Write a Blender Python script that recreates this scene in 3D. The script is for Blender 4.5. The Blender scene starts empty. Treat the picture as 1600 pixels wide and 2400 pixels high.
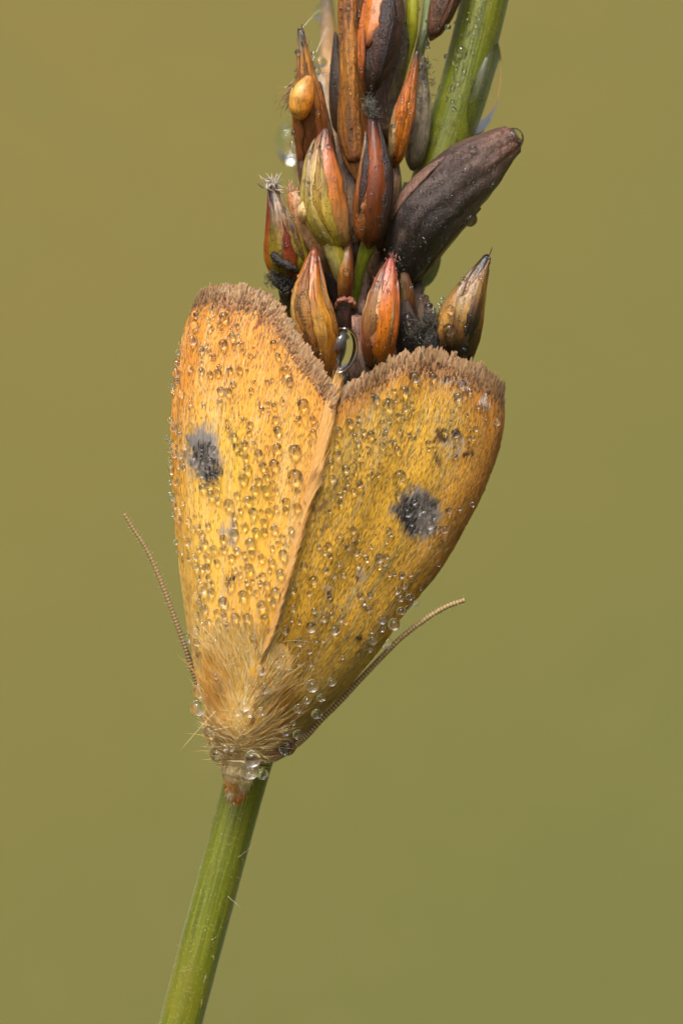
import bpy, math, random
import numpy as np
from mathutils import Vector

random.seed(7)
RNG = np.random.default_rng(11)
S = bpy.context.scene
COL = S.collection

# ------------------------------------------------------------------ camera
CAMZ, DIST = 10.0, 8.0                    # height of the view axis above the meadow, distance to the plant
cam_d = bpy.data.cameras.new('camera')
cam_d.sensor_fit = 'VERTICAL'
cam_d.sensor_height = 36.0
cam_d.sensor_width = 24.0
cam_d.lens = 36.0 * DIST / 2.4
cam_d.clip_start = 0.1
cam_d.clip_end = 2000.0
cam_d.dof.use_dof = True
cam_d.dof.focus_distance = DIST - 0.17
cam_d.dof.aperture_fstop = 0.85
cam = bpy.data.objects.new('camera', cam_d)
cam.location = (0, -DIST, CAMZ)
cam.rotation_euler = (math.radians(90), 0, 0)
COL.objects.link(cam)
S.camera = cam

# ------------------------------------------------------------------ sky, sun, exposure
SUN_EL, SUN_AZ = 51.0, -16.0              # degrees; azimuth measured from -y (behind the camera) towards -x
az = math.radians(SUN_AZ)
sdir = Vector((math.sin(az) * math.cos(math.radians(SUN_EL)),
               -math.cos(az) * math.cos(math.radians(SUN_EL)),
               math.sin(math.radians(SUN_EL))))   # towards the sun
world = bpy.data.worlds.new('World')
S.world = world
world.use_nodes = True
wn = world.node_tree
wn.nodes.clear()
sky = wn.nodes.new('ShaderNodeTexSky')
sky.sky_type = 'NISHITA'
sky.sun_disc = False
sky.sun_elevation = math.radians(SUN_EL)
sky.sun_rotation = math.atan2(sdir.x, sdir.y)
sky.air_density = 0.25
sky.dust_density = 10.0
sky.ozone_density = 0.0
bg = wn.nodes.new('ShaderNodeBackground')
bg.inputs['Strength'].default_value = 0.14
wo = wn.nodes.new('ShaderNodeOutputWorld')
veil = wn.nodes.new('ShaderNodeHueSaturation')      # thin even cloud: a whiter sky
veil.inputs['Saturation'].default_value = 0.35
wn.links.new(sky.outputs[0], veil.inputs['Color'])
wn.links.new(veil.outputs[0], bg.inputs['Color'])
wn.links.new(bg.outputs[0], wo.inputs['Surface'])

sun_d = bpy.data.lights.new('sun', 'SUN')
sun_d.energy = 1.3
sun_d.angle = math.radians(14)
sun_d.color = (1.0, 0.95, 0.86)
sun = bpy.data.objects.new('sun', sun_d)
sun.rotation_euler = sdir.to_track_quat('Z', 'Y').to_euler()
sun.location = (0, -3, CAMZ + 6)
COL.objects.link(sun)

S.render.engine = 'CYCLES'
S.view_settings.view_transform = 'Standard'
S.view_settings.look = 'None'
S.view_settings.gamma = 1.0
S.view_settings.exposure = 0.46
S.view_settings.use_curve_mapping = False
S.cycles.use_denoising = True
S.cycles.max_bounces = 14
S.cycles.transmission_bounces = 12
S.cycles.transparent_max_bounces = 12
S.cycles.glossy_bounces = 4
S.cycles.diffuse_bounces = 4
S.cycles.caustics_refractive = True
S.cycles.caustics_reflective = False
S.cycles.blur_glossy = 0.5
S.cycles.sample_clamp_indirect = 12.0

# ------------------------------------------------------------------ helpers
def P(px, py, y=0.0):
    """a place in the scene from photograph pixels and a real distance behind the plant's axis"""
    k = (DIST + y) / DIST
    return np.array([(px - 800.0) / 1000.0 * k, y, CAMZ + (1200.0 - py) / 1000.0 * k])

F = 1.0204                                 # full-view pixels to photograph pixels
def fv(pts):
    return [(a * F, b * F) + tuple(r) for a, b, *r in pts]

def lin(c):
    c = np.asarray(c, float) / 255.0
    return np.where(c <= 0.04045, c / 12.92, ((c + 0.055) / 1.055) ** 2.4)
ALB = 0.80
def alb(c):
    return lin(c) * ALB

def spline(pts, n):
    """Catmull-Rom through pts (k,d), n samples, even in chord length"""
    pts = np.asarray(pts, float)
    k = len(pts)
    d = np.r_[0, np.cumsum(np.linalg.norm(np.diff(pts, axis=0), axis=1))]
    ext = np.vstack([2 * pts[0] - pts[1], pts, 2 * pts[-1] - pts[-2]])
    s = np.linspace(0, d[-1], n)
    i = np.clip(np.searchsorted(d, s, side='right') - 1, 0, k - 2)
    t = ((s - d[i]) / np.maximum(d[i + 1] - d[i], 1e-9))[:, None]
    p0, p1, p2, p3 = ext[i], ext[i + 1], ext[i + 2], ext[i + 3]
    return 0.5 * (2 * p1 + (p2 - p0) * t + (2 * p0 - 5 * p1 + 4 * p2 - p3) * t ** 2 + (3 * p1 - p0 - 3 * p2 + p3) * t ** 3)

def interp(ts, vals, t):
    vals = np.asarray(vals, float)
    if vals.ndim == 1:
        return np.interp(t, ts, vals)
    return np.stack([np.interp(t, ts, vals[:, j]) for j in range(vals.shape[1])], -1)

def hash2(ix, iy, seed):
    h = (ix.astype(np.int64) * 374761393 + iy.astype(np.int64) * 668265263 + seed * 982451653) & 0x7fffffff
    h = ((h ^ (h >> 13)) * 1274126177) & 0x7fffffff
    return ((h ^ (h >> 16)) & 0xffff) / 65535.0
def vnoise(x, y, seed=0):
    x = np.asarray(x, float); y = np.asarray(y, float)
    ix, iy = np.floor(x), np.floor(y)
    fx, fy = x - ix, y - iy
    fx, fy = fx * fx * (3 - 2 * fx), fy * fy * (3 - 2 * fy)
    a, b = hash2(ix, iy, seed), hash2(ix + 1, iy, seed)
    c, d = hash2(ix, iy + 1, seed), hash2(ix + 1, iy + 1, seed)
    return (a * (1 - fx) + b * fx) * (1 - fy) + (c * (1 - fx) + d * fx) * fy
def fbm(x, y, seed=0, o=3):
    s, a, t = 0, 0.5, 0
    for k in range(o):
        s = s + a * vnoise(x * 2 ** k, y * 2 ** k, seed + k * 7); t += a; a *= 0.5
    return s / t

from mathutils.bvhtree import BVHTree
SOLID = {'moth': [], 'plant': []}
def solid(key, V, Fc):
    SOLID[key].append((np.asarray(V, float).reshape(-1, 3), [list(map(int, f)) for f in Fc]))
def bvh(key):
    VV, FF, off = [], [], 0
    for V, Fc in SOLID[key]:
        VV.append(V); FF += [[i + off for i in f] for f in Fc]; off += len(V)
    return BVHTree.FromPolygons(np.vstack(VV).tolist(), FF)
def look(tree, px, py):
    """first surface met from the front through a place of the photograph: point and normal, or None"""
    o = Vector((0, -DIST, CAMZ)); d = (Vector(P(px, py, 0.0)) - o).normalized()
    loc, nrm, i, t = tree.ray_cast(o, d)
    if loc is None: return None
    if nrm.dot(d) > 0: nrm = -nrm
    return np.array(loc), np.array(nrm)
ORI = {}
def empty(name, loc):
    o = bpy.data.objects.new(name, None)
    o.empty_display_size = 0.1
    o.location = loc
    COL.objects.link(o)
    ORI[o.name] = np.asarray(loc, float)
    return o

def tag(o, label=None, cat=None, group=None, kind=None):
    if label: o['label'] = label
    if cat: o['category'] = cat
    if group: o['group'] = group
    if kind: o['kind'] = kind
    return o

def build(name, V, Fc, mat, parent=None, colors=None, smooth=True, origin=None, kind=None):
    V = np.asarray(V, float).reshape(-1, 3)
    c = np.asarray(origin, float) if origin is not None else V.mean(0)
    me = bpy.data.meshes.new(name)
    Fl = Fc.tolist() if isinstance(Fc, np.ndarray) else Fc
    me.from_pydata((V - c).tolist(), [], Fl)
    if colors is not None:
        a = me.color_attributes.new('Col', 'FLOAT_COLOR', 'POINT')
        cc = np.ones((len(V), 4), np.float32)
        cc[:, :3] = np.asarray(colors, float)
        a.data.foreach_set('color', cc.ravel())
    if smooth:
        me.polygons.foreach_set('use_smooth', np.ones(len(me.polygons), bool))
    me.materials.append(mat)
    me.update()
    o = bpy.data.objects.new(name, me)
    COL.objects.link(o)
    ORI[o.name] = c
    if parent is not None:
        o.parent = parent
        o.location = c - ORI[parent.name]
    else:
        o.location = c
    if kind: o['kind'] = kind
    return o

def frames(C):
    """tangent, side and normal along a centre line; the normal leans to the viewer at the start"""
    T = np.gradient(C, axis=0)
    T /= np.linalg.norm(T, axis=1)[:, None] + 1e-12
    N = np.zeros_like(T)
    ref = np.array([0.0, -1.0, 0.0])
    if abs(T[0] @ ref) > 0.9: ref = np.array([0.0, 0.0, 1.0])
    for i in range(len(T)):
        n = ref - (ref @ T[i]) * T[i]
        n /= np.linalg.norm(n) + 1e-12
        N[i] = n; ref = n
    B = np.cross(T, N)
    return T, B, N

def gridF(nr, nc, close=False):
    i = np.arange(nr - 1)[:, None]; m = nc if close else nc - 1
    j = np.arange(m)[None, :]
    a = i * nc + j; b = i * nc + (j + 1) % nc
    return np.stack([a, b, b + nc, a + nc], -1).reshape(-1, 4)

def tube(C, R, n=12, flat=1.0, caps=True):
    C = np.asarray(C, float); R = np.broadcast_to(np.asarray(R, float), (len(C),))
    T, B, N = frames(C)
    a = np.linspace(0, 2 * np.pi, n, endpoint=False)
    V = C[:, None] + R[:, None, None] * (np.cos(a)[None, :, None] * B[:, None] + flat * np.sin(a)[None, :, None] * N[:, None])
    Fc = gridF(len(C), n, True).tolist()
    V = V.reshape(-1, 3)
    if caps:
        Fc.append(list(range(n))[::-1])
        Fc.append(list(range((len(C) - 1) * n, len(C) * n)))
    return V, Fc

def hairs(roots, dirs, lens, widths, bend, nseg=3):
    """three-sided tapering bristles, vectorised. returns V, F, per-hair vertex count"""
    n = len(roots)
    dirs = dirs / (np.linalg.norm(dirs, axis=1)[:, None] + 1e-9)
    ref = np.tile([0.31, -0.9, 0.2], (n, 1))
    s = np.cross(dirs, ref); s /= np.linalg.norm(s, axis=1)[:, None] + 1e-9
    q = np.cross(s, dirs)
    rows = []
    ang = np.array([0, 2.094, 4.189])
    for k in range(nseg):
        t = k / nseg
        c = roots + dirs * (lens * t)[:, None] + bend * (lens * t * t)[:, None]
        w = widths * (1 - t) ** 0.6
        rows.append(c[:, None] + w[:, None, None] * (np.cos(ang)[None, :, None] * s[:, None] + np.sin(ang)[None, :, None] * q[:, None]))
    tip = roots + dirs * lens[:, None] + bend * lens[:, None]
    m = 3 * nseg + 1
    V = np.zeros((n, m, 3))
    for k in range(nseg): V[:, 3 * k:3 * k + 3] = rows[k]
    V[:, -1] = tip
    f = []
    for k in range(nseg - 1):
        for j in range(3):
            a, b = 3 * k + j, 3 * k + (j + 1) % 3
            f.append((a, b, b + 3)); f.append((a, b + 3, a + 3))
    for j in range(3):
        f.append((3 * (nseg - 1) + j, 3 * (nseg - 1) + (j + 1) % 3, m - 1))
    Fc = (np.arange(n)[:, None, None] * m + np.array(f)[None]).reshape(-1, 3)
    return V.reshape(-1, 3), Fc, m

# ------------------------------------------------------------------ materials
def new_mat(name):
    m = bpy.data.materials.new(name)
    m.use_nodes = True
    nt = m.node_tree
    nt.nodes.clear()
    out = nt.nodes.new('ShaderNodeOutputMaterial')
    b = nt.nodes.new('ShaderNodeBsdfPrincipled')
    nt.links.new(b.outputs[0], out.inputs['Surface'])
    return m, nt, b

def N(nt, kind, **kw):
    n = nt.nodes.new(kind)
    for k, v in kw.items(): setattr(n, k, v)
    return n

def mathn(nt, op, a, b=None):
    n = nt.nodes.new('ShaderNodeMath'); n.operation = op
    for i, x in enumerate((a, b)):
        if x is None: continue
        if hasattr(x, 'links'): nt.links.new(x, n.inputs[i])
        else: n.inputs[i].default_value = x
    return n.outputs[0]

def mixc(nt, fac, a, b, mode='MIX'):
    n = nt.nodes.new('ShaderNodeMix'); n.data_type = 'RGBA'; n.blend_type = mode
    for s, x in ((n.inputs[0], fac), (n.inputs[6], a), (n.inputs[7], b)):
        if hasattr(x, 'links'): nt.links.new(x, s)
        elif isinstance(x, (int, float)): s.default_value = x
        else: s.default_value = (*x, 1.0)
    return n.outputs[2]

def ramp(nt, fac, p0, p1):
    n = nt.nodes.new('ShaderNodeMapRange')
    n.interpolation_type = 'SMOOTHSTEP'
    nt.links.new(fac, n.inputs[0])
    n.inputs[1].default_value = p0; n.inputs[2].default_value = p1
    return n.outputs[0]

def noise(nt, vec, scale, detail=3, rough=0.55):
    n = nt.nodes.new('ShaderNodeTexNoise')
    nt.links.new(vec, n.inputs['Vector'])
    n.inputs['Scale'].default_value = scale
    n.inputs['Detail'].default_value = detail
    n.inputs['Roughness'].default_value = rough
    return n.outputs['Fac']

def organic(name, rough=0.4, speck=0.5, speck_col=(0.02, 0.012, 0.008), coat=0.3, sss=0.0, bump=0.4, streak=(170, 170, 22), sc=1.0, lo=0.7, hi=1.25, lump=1.5, fin=0.8):
    """plant tissue: colour from the piece's own Col attribute, streaks, specks and fine relief on top"""
    m, nt, b = new_mat(name)
    at = N(nt, 'ShaderNodeAttribute', attribute_name='Col')
    tc = N(nt, 'ShaderNodeTexCoord')
    mp = N(nt, 'ShaderNodeMapping')
    mp.inputs['Scale'].default_value = streak
    nt.links.new(tc.outputs['Object'], mp.inputs['Vector'])
    st = noise(nt, mp.outputs[0], 1.0 * sc, 4, 0.6)
    big = noise(nt, tc.outputs['Object'], 14 * sc, 4, 0.65)
    fine = noise(nt, tc.outputs['Object'], 210 * sc, 3, 0.65)
    v = mathn(nt, 'ADD', mathn(nt, 'MULTIPLY', st, 0.6), mathn(nt, 'MULTIPLY', big, 0.4))
    mr = N(nt, 'ShaderNodeMapRange'); nt.links.new(v, mr.inputs[0])
    mr.inputs[1].default_value = 0.3; mr.inputs[2].default_value = 0.7
    mr.inputs[3].default_value = lo; mr.inputs[4].default_value = hi
    c = mixc(nt, 1.0, at.outputs['Color'], mr.outputs[0], 'MULTIPLY')
    sp = mathn(nt, 'MULTIPLY', ramp(nt, fine, 0.56, 0.64), ramp(nt, big, 0.40, 0.56))
    c = mixc(nt, mathn(nt, 'MULTIPLY', sp, speck), c, speck_col)
    nt.links.new(c, b.inputs['Base Color'])
    b.inputs['Roughness'].default_value = rough
    b.inputs['Coat Weight'].default_value = coat
    b.inputs['Coat Roughness'].default_value = 0.08
    b.inputs['Specular IOR Level'].default_value = 0.35
    b.inputs['Coat IOR'].default_value = 1.33
    if sss:
        b.inputs['Subsurface Weight'].default_value = sss
        b.inputs['Subsurface Radius'].default_value = (0.03, 0.015, 0.006)
        b.inputs['Subsurface Scale'].default_value = 1.0
    bp = N(nt, 'ShaderNodeBump')
    bp.inputs['Strength'].default_value = bump
    bp.inputs['Distance'].default_value = 0.004
    h = mathn(nt, 'ADD', mathn(nt, 'MULTIPLY', st, 0.8), mathn(nt, 'ADD', mathn(nt, 'MULTIPLY', fine, fin), mathn(nt, 'MULTIPLY', big, lump)))
    nt.links.new(h, bp.inputs['Height'])
    nt.links.new(bp.outputs[0], b.inputs['Normal'])
    nt.links.new(bp.outputs[0], b.inputs['Coat Normal'])
    return m

M_TEPAL = organic('tepal_tissue', rough=0.36, speck=0.75, coat=0.28, sss=0.2, bump=0.32, lo=0.55, hi=1.35, lump=0.5, fin=0.7)
M_DARK = organic('withered_tissue', rough=0.5, speck=0.8, coat=0.6, bump=1.0, lo=0.35, hi=1.6, sc=1.2)
M_PAPER = organic('papery_bract', rough=0.55, speck=0.8, coat=0.25, bump=0.8, lo=0.5, hi=1.45)
M_BODY = organic('moth_body', rough=0.7, speck=0.3, coat=0.0, bump=0.6)

def attr_mat(name, rough=0.6, sheen=0.0, trans=0.0, spec=0.3):
    m, nt, b = new_mat(name)
    at = N(nt, 'ShaderNodeAttribute', attribute_name='Col')
    nt.links.new(at.outputs['Color'], b.inputs['Base Color'])
    b.inputs['Roughness'].default_value = rough
    b.inputs['Specular IOR Level'].default_value = spec
    b.inputs['Sheen Weight'].default_value = sheen
    if trans:
        tr = N(nt, 'ShaderNodeBsdfTranslucent')
        nt.links.new(at.outputs['Color'], tr.inputs['Color'])
        mx = N(nt, 'ShaderNodeMixShader'); mx.inputs[0].default_value = trans
        nt.links.new(b.outputs[0], mx.inputs[1]); nt.links.new(tr.outputs[0], mx.inputs[2])
        out = [n for n in nt.nodes if n.type == 'OUTPUT_MATERIAL'][0]
        nt.links.new(mx.outputs[0], out.inputs['Surface'])
    return m
M_WING = attr_mat('wing_membrane', 0.6, 0.1)
M_SCALE = attr_mat('wing_scales', 0.5, 0.05, 0.12, 0.3)
M_FRINGE = attr_mat('fringe_scales', 0.55, 0.05, 0.3, 0.25)
M_FUR = attr_mat('body_fur', 0.45, 0.0, 0.25, 0.25)
M_ANT = attr_mat('antenna_shell', 0.5, 0.0, 0.0, 0.4)
M_FUZZ = attr_mat('mould_fuzz', 0.7, 0.1, 0.2, 0.3)

def water():
    m = bpy.data.materials.new('water'); m.use_nodes = True
    nt = m.node_tree; nt.nodes.clear()
    out = N(nt, 'ShaderNodeOutputMaterial')
    g = N(nt, 'ShaderNodeBsdfGlass')
    g.inputs['Color'].default_value = (1, 1, 1, 1)
    g.inputs['Roughness'].default_value = 0.0
    g.inputs['IOR'].default_value = 1.333
    nt.links.new(g.outputs[0], out.inputs['Surface'])
    return m
M_WATER = water()

def stem_mat():
    m, nt, b = new_mat('rush_stem_green')
    at = N(nt, 'ShaderNodeAttribute', attribute_name='Along')   # (around, along, 0)
    mp = N(nt, 'ShaderNodeMapping'); mp.inputs['Scale'].default_value = (26, 2.2, 1)
    nt.links.new(at.outputs['Vector'], mp.inputs['Vector'])
    rib = noise(nt, mp.outputs[0], 1.0, 3, 0.5)
    tc = N(nt, 'ShaderNodeTexCoord')
    big = noise(nt, tc.outputs['Object'], 5, 3, 0.6)
    c = mixc(nt, ramp(nt, rib, 0.35, 0.65), alb((86, 96, 6)), alb((118, 122, 18)))
    c = mixc(nt, ramp(nt, big, 0.45, 0.75), c, alb((122, 116, 12)))
    # pale stomata dots in rows
    mp2 = N(nt, 'ShaderNodeMapping'); mp2.inputs['Scale'].default_value = (34, 30, 1)
    nt.links.new(at.outputs['Vector'], mp2.inputs['Vector'])
    vo = N(nt, 'ShaderNodeTexVoronoi'); vo.inputs['Scale'].default_value = 1.6
    nt.links.new(mp2.outputs[0], vo.inputs['Vector'])
    dot = mathn(nt, 'SUBTRACT', 1.0, ramp(nt, vo.outputs['Distance'], 0.10, 0.26))
    c = mixc(nt, mathn(nt, 'MULTIPLY', dot, 0.55), c, alb((205, 205, 130)))
    fine = noise(nt, tc.outputs['Object'], 85, 2, 0.5)
    c = mixc(nt, mathn(nt, 'MULTIPLY', ramp(nt, fine, 0.70, 0.76), 0.5), c, alb((70, 70, 28)))
    nt.links.new(c, b.inputs['Base Color'])
    b.inputs['Roughness'].default_value = 0.42
    b.inputs['Sheen Weight'].default_value = 0.3
    b.inputs['Sheen Roughness'].default_value = 0.35
    b.inputs['Sheen Tint'].default_value = (0.72, 0.9, 0.85, 1)
    b.inputs['Coat Weight'].default_value = 0.15
    b.inputs['Subsurface Weight'].default_value = 0.1
    b.inputs['Subsurface Radius'].default_value = (0.02, 0.03, 0.005)
    bp = N(nt, 'ShaderNodeBump'); bp.inputs['Strength'].default_value = 0.5; bp.inputs['Distance'].default_value = 0.004
    nt.links.new(mathn(nt, 'ADD', rib, mathn(nt, 'MULTIPLY', dot, 0.25)), bp.inputs['Height'])
    nt.links.new(bp.outputs[0], b.inputs['Normal'])
    return m
M_STEM = stem_mat()

def meadow_mat():
    m, nt, b = new_mat('dry_meadow')
    tc = N(nt, 'ShaderNodeTexCoord')
    a = noise(nt, tc.outputs['Object'], 0.045, 3, 0.5)
    f = noise(nt, tc.outputs['Object'], 0.6, 5, 0.6)
    g = noise(nt, tc.outputs['Object'], 3.0, 3, 0.6)
    sx = N(nt, 'ShaderNodeSeparateXYZ'); nt.links.new(tc.outputs['Object'], sx.inputs[0])
    gx = mathn(nt, 'ADD', mathn(nt, 'SUBTRACT', mathn(nt, 'MULTIPLY', sx.outputs['X'], 0.9), sx.outputs['Z']), mathn(nt, 'MULTIPLY', a, 14.0))
    c = mixc(nt, ramp(nt, gx, -18.0, 14.0), (0.119, 0.0975, 0.027), (0.085, 0.091, 0.0265))
    c = mixc(nt, mathn(nt, 'MULTIPLY', ramp(nt, f, 0.42, 0.75), 0.5), c, (0.098, 0.096, 0.028))
    c = mixc(nt, mathn(nt, 'MULTIPLY', ramp(nt, g, 0.55, 0.75), 0.4), c, (0.16, 0.128, 0.045))
    nt.links.new(c, b.inputs['Base Color'])
    b.inputs['Roughness'].default_value = 0.9
    b.inputs['Specular IOR Level'].default_value = 0.1
    return m
M_MEADOW = meadow_mat()

def silk_mat():
    m, nt, b = new_mat('silk')
    b.inputs['Base Color'].default_value = (0.8, 0.78, 0.7, 1)
    b.inputs['Roughness'].default_value = 0.3
    return m
M_SILK = silk_mat()

# ------------------------------------------------------------------ the meadow: flat under the plant, rising to a slope behind
def meadow():
    xs = np.r_[np.linspace(-700, -90, 14), np.linspace(-80, 80, 41), np.linspace(90, 700, 14)]
    ys = np.r_[np.linspace(-500, -30, 12), np.linspace(-24, 260, 72), np.linspace(280, 900, 14)]
    X, Y = np.meshgrid(xs, ys)
    t = np.clip((Y - 14) / 120.0, 0, 1)
    Z = 62 * t * t * (3 - 2 * t)
    Z += 0.25 * (fbm(X * 0.12, Y * 0.12, 3) - 0.5) * np.clip(np.hypot(X, Y) / 6, 0, 1)
    V = np.stack([X, Y, Z - 0.03], -1).reshape(-1, 3)
    o = build('meadow_ground', V, gridF(len(ys), len(xs)), M_MEADOW, origin=(0, 0, 0))
    tag(o, 'dry olive brown meadow slope far out of focus behind the plant', None, None, 'structure')
meadow()

# ================================================================== the rush plant
plant = empty('rush_plant', (-0.65, 0.05, 0.0))
tag(plant, 'green rush stem with a cluster of brown pointed seed capsules', 'plant')

# ---- stem
def make_stem():
    y = 0.06
    pts = [P(425 - 0.262 * 2200, 4600, y), P(425 - 0.262 * 900, 3300, y), P(423, 2400, y), P(505, 2090, y), P(585, 1800, y), P(690, 1470, y), P(800, 1120, y), P(905, 790, y),
           P(985, 530, y), P(1055, 300, y), P(1085, 200, y), P(1130, 20, y), P(1190, -260, y), P(1260, -700, y)]
    low = np.array([[-1.05, 0.05, 3.0], [-1.0, 0.05, -0.05]])
    C = np.vstack([low[::-1][:0], spline(np.vstack([[(-1.42, y, -0.05)], [(-1.32, y, 3.0)], pts]), 260)])
    n = 40
    zz = C[:, 2]
    py = 1200 - (zz - CAMZ) * 1000
    R = np.interp(py, [-700, -200, 0, 300, 800, 1800, 2400, 9000], [0.045, 0.053, 0.056, 0.0555, 0.053, 0.0495, 0.050, 0.062])
    R = R * (1 + 0.012 * np.sin(np.linspace(0, 60, len(R))))
    T, B, Nn = frames(C)
    a = np.linspace(0, 2 * np.pi, n, endpoint=False)
    rr = R[:, None] * (1 + 0.018 * np.abs(np.sin(a * 9))[None] - 0.01)
    V = C[:, None] + rr[..., None] * (np.cos(a)[None, :, None] * B[:, None] + np.sin(a)[None, :, None] * Nn[:, None])
    Fc = gridF(len(C), n, True).tolist() + [list(range(n))[::-1], list(range((len(C) - 1) * n, len(C) * n))]
    o = build('stem', V.reshape(-1, 3), Fc, M_STEM, plant)
    solid('plant', V.reshape(-1, 3), Fc)
    al = o.data.attributes.new('Along', 'FLOAT_VECTOR', 'POINT')
    d = np.r_[0, np.cumsum(np.linalg.norm(np.diff(C, axis=0), axis=1))]
    A = np.zeros((len(C), n, 3), np.float32)
    A[..., 0] = np.abs(((a / (2 * np.pi) + 0.25) % 1.0) - 0.5)[None] * 2
    A[..., 1] = d[:, None] * 2.0
    al.data.foreach_set('vector', A.ravel())
    return C, R
STEM_C, STEM_R = make_stem()

# ---- capsules and their tepals
def colmap(stops, t):
    return interp([s[0] for s in stops], [lin(s[1]) ** 1.13 * 0.84 for s in stops], t)

def to_px(V):
    V = np.asarray(V)
    k = (DIST + V[:, 1]) / DIST
    return V[:, 0] / k * 1000 + 800, 1200 - (V[:, 2] - CAMZ) / k * 1000

def capsule(axis, widths, left, right, mat=M_TEPAL, name='seed_capsule', tepals=(), ridge=3, amp=0.07, phase=0.3, flat=0.85, wr=0.03, seed=0, label=None, tipcol=None, na=56, nt=48):
    """axis: [(px,py,y)..] base to tip; widths: half width in px along it; left/right: colour stops along it"""
    C = spline([P(*p) for p in axis], nt)
    t = np.linspace(0, 1, nt)
    w = np.interp(t, np.linspace(0, 1, len(widths)), widths)
    k = np.ones(5) / 5
    w = np.convolve(np.pad(w, 2, mode='edge'), k, 'valid')
    w[-1] = widths[-1] * 0.6
    w = w * np.sqrt(np.clip(t / 0.10, 0.03, 1))
    live = mat is M_TEPAL
    if live: wr = wr * 0.6
    R = w / 1000.0
    T, B, Nn = frames(C)
    a = np.linspace(0, 2 * np.pi, na, endpoint=False)
    seam = 1 - amp * (1 - np.abs(np.sin(ridge * (a + phase) / 2.0)) ** 0.6)
    wrk = wr * (fbm(np.tile(a * 3, (nt, 1)), np.tile((t * 5)[:, None], (1, na)), 40 + seed) - 0.5) * 2
    AA, TB = np.tile(a, (nt, 1)), np.tile(t[:, None], (1, na))
    wrk = wrk + (0.02 if live else 0.05) * (fbm(np.cos(AA) * 9 + 20, np.sin(AA) * 9 + TB * 1.5, 60 + seed) - 0.5)
    rr = R[:, None] * (seam[None] + wrk) * (0.92 if tepals else 1.0)
    V = C[:, None] + rr[..., None] * (np.cos(a)[None, :, None] * B[:, None] + flat * np.sin(a)[None, :, None] * Nn[:, None])
    # colour from one side to the other
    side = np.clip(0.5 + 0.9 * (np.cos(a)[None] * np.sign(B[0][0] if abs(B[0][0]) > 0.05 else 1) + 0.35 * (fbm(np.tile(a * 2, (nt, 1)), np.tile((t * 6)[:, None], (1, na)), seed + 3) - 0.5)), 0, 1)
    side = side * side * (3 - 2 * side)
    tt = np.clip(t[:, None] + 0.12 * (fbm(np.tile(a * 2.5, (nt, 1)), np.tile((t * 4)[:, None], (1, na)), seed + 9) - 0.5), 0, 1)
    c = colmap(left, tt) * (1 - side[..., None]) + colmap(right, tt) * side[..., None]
    st = fbm(np.cos(AA) * 10 + 20, np.sin(AA) * 10 + TB * 2.0, 61 + seed); blot = fbm(np.cos(AA) * 2 + 9, np.sin(AA) * 2 + TB * 7, 62 + seed)
    c = c * ((0.78 + 0.44 * st) if live else (0.62 + 0.76 * st))[..., None]
    dk = np.clip((blot - 0.56) * 5, 0, 1)[..., None] * (0.3 if live else 0.55)
    c = c * (1 - dk) + dk * alb((52, 34, 22))
    Vf = V.reshape(-1, 3)
    Fc = gridF(nt, na, True).tolist() + [list(range(na))[::-1], list(range((nt - 1) * na, nt * na))]
    o = build(name, Vf, Fc, mat, plant, c.reshape(-1, 3), origin=C[0])
    solid('plant', Vf, Fc)
    if label: o['label'] = label
    tepals = list(tepals)
    if tepals:                                    # narrow inner tepals and split tips, uneven in length
        er = random.Random(500 + seed)
        for _ in range(3):
            st0 = er.choice(tepals)[5]; k = er.uniform(0.6, 1.0); g = er.choice([(1.0, 0.97, 0.92), (1.03, 0.99, 0.88), (0.97, 0.92, 0.84)])
            tepals.append((er.uniform(25, 165), er.uniform(30, 52), er.uniform(0.0, 0.25), er.uniform(0.72, 1.07), er.uniform(0.06, 0.13),
                           [(q_, tuple(min(255, x * k ** 0.45 * gg) for x, gg in zip(c_, g))) for q_, c_ in st0], er.choice([M_PAPER, M_TEPAL])))
    for (a0, span, t0, t1, off, stops, m2) in tepals:
        n1, n2 = 34, 19
        tl = np.linspace(t0, t1, n1)
        s = np.linspace(-1, 1, n2)
        q = (tl - t0) / (t1 - t0)
        w0 = 0.18 if t0 < 0.12 else 0.02
        half = np.radians(span) / 2 * np.clip(np.sin(np.pi * (w0 + (1 - w0) * q)) ** 0.75, 0.02, 1)
        jag = 1 + 0.5 * (vnoise(q * 14, q * 0 + a0, seed + 5) - 0.5)
        ang = np.radians(a0) + (half * jag)[:, None] * s[None]
        Ci = np.stack([np.interp(np.clip(tl, 0, 1), t, C[:, j]) for j in range(3)], -1) + np.maximum(tl - 1, 0)[:, None] * (C[-1] - C[0])[None]
        Ti = np.stack([np.interp(np.clip(tl, 0, 1), t, B[:, j]) for j in range(3)], -1)
        Ni = np.stack([np.interp(np.clip(tl, 0, 1), t, Nn[:, j]) for j in range(3)], -1)
        Ri = np.interp(np.clip(tl, 0, 1), t, R) * np.where(tl > 1, 0.6, 1)
        Ri = np.maximum(Ri, 0.006)
        bulge = 1.0 + 1.6 * off * np.sin(np.pi * np.clip(q * 0.9 + 0.08, 0, 1))[:, None] - 0.05 * np.abs(s)[None] ** 3 + 0.09 * (1 - np.abs(s))[None] ** 1.4
        bulge = bulge + 0.03 * (fbm(np.tile(s * 6 + a0, (n1, 1)), np.tile((q * 2)[:, None], (1, n2)), seed + 22) - 0.5) + (0.025 if m2 is M_TEPAL else 0.06) * (fbm(np.tile(s * 2 + a0, (n1, 1)), np.tile((q * 5)[:, None], (1, n2)), seed + 21) - 0.5)
        r2 = Ri[:, None] * bulge
        V2 = Ci[:, None] + r2[..., None] * (np.cos(ang)[..., None] * Ti[:, None] + flat * np.sin(ang)[..., None] * Ni[:, None])
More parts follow.
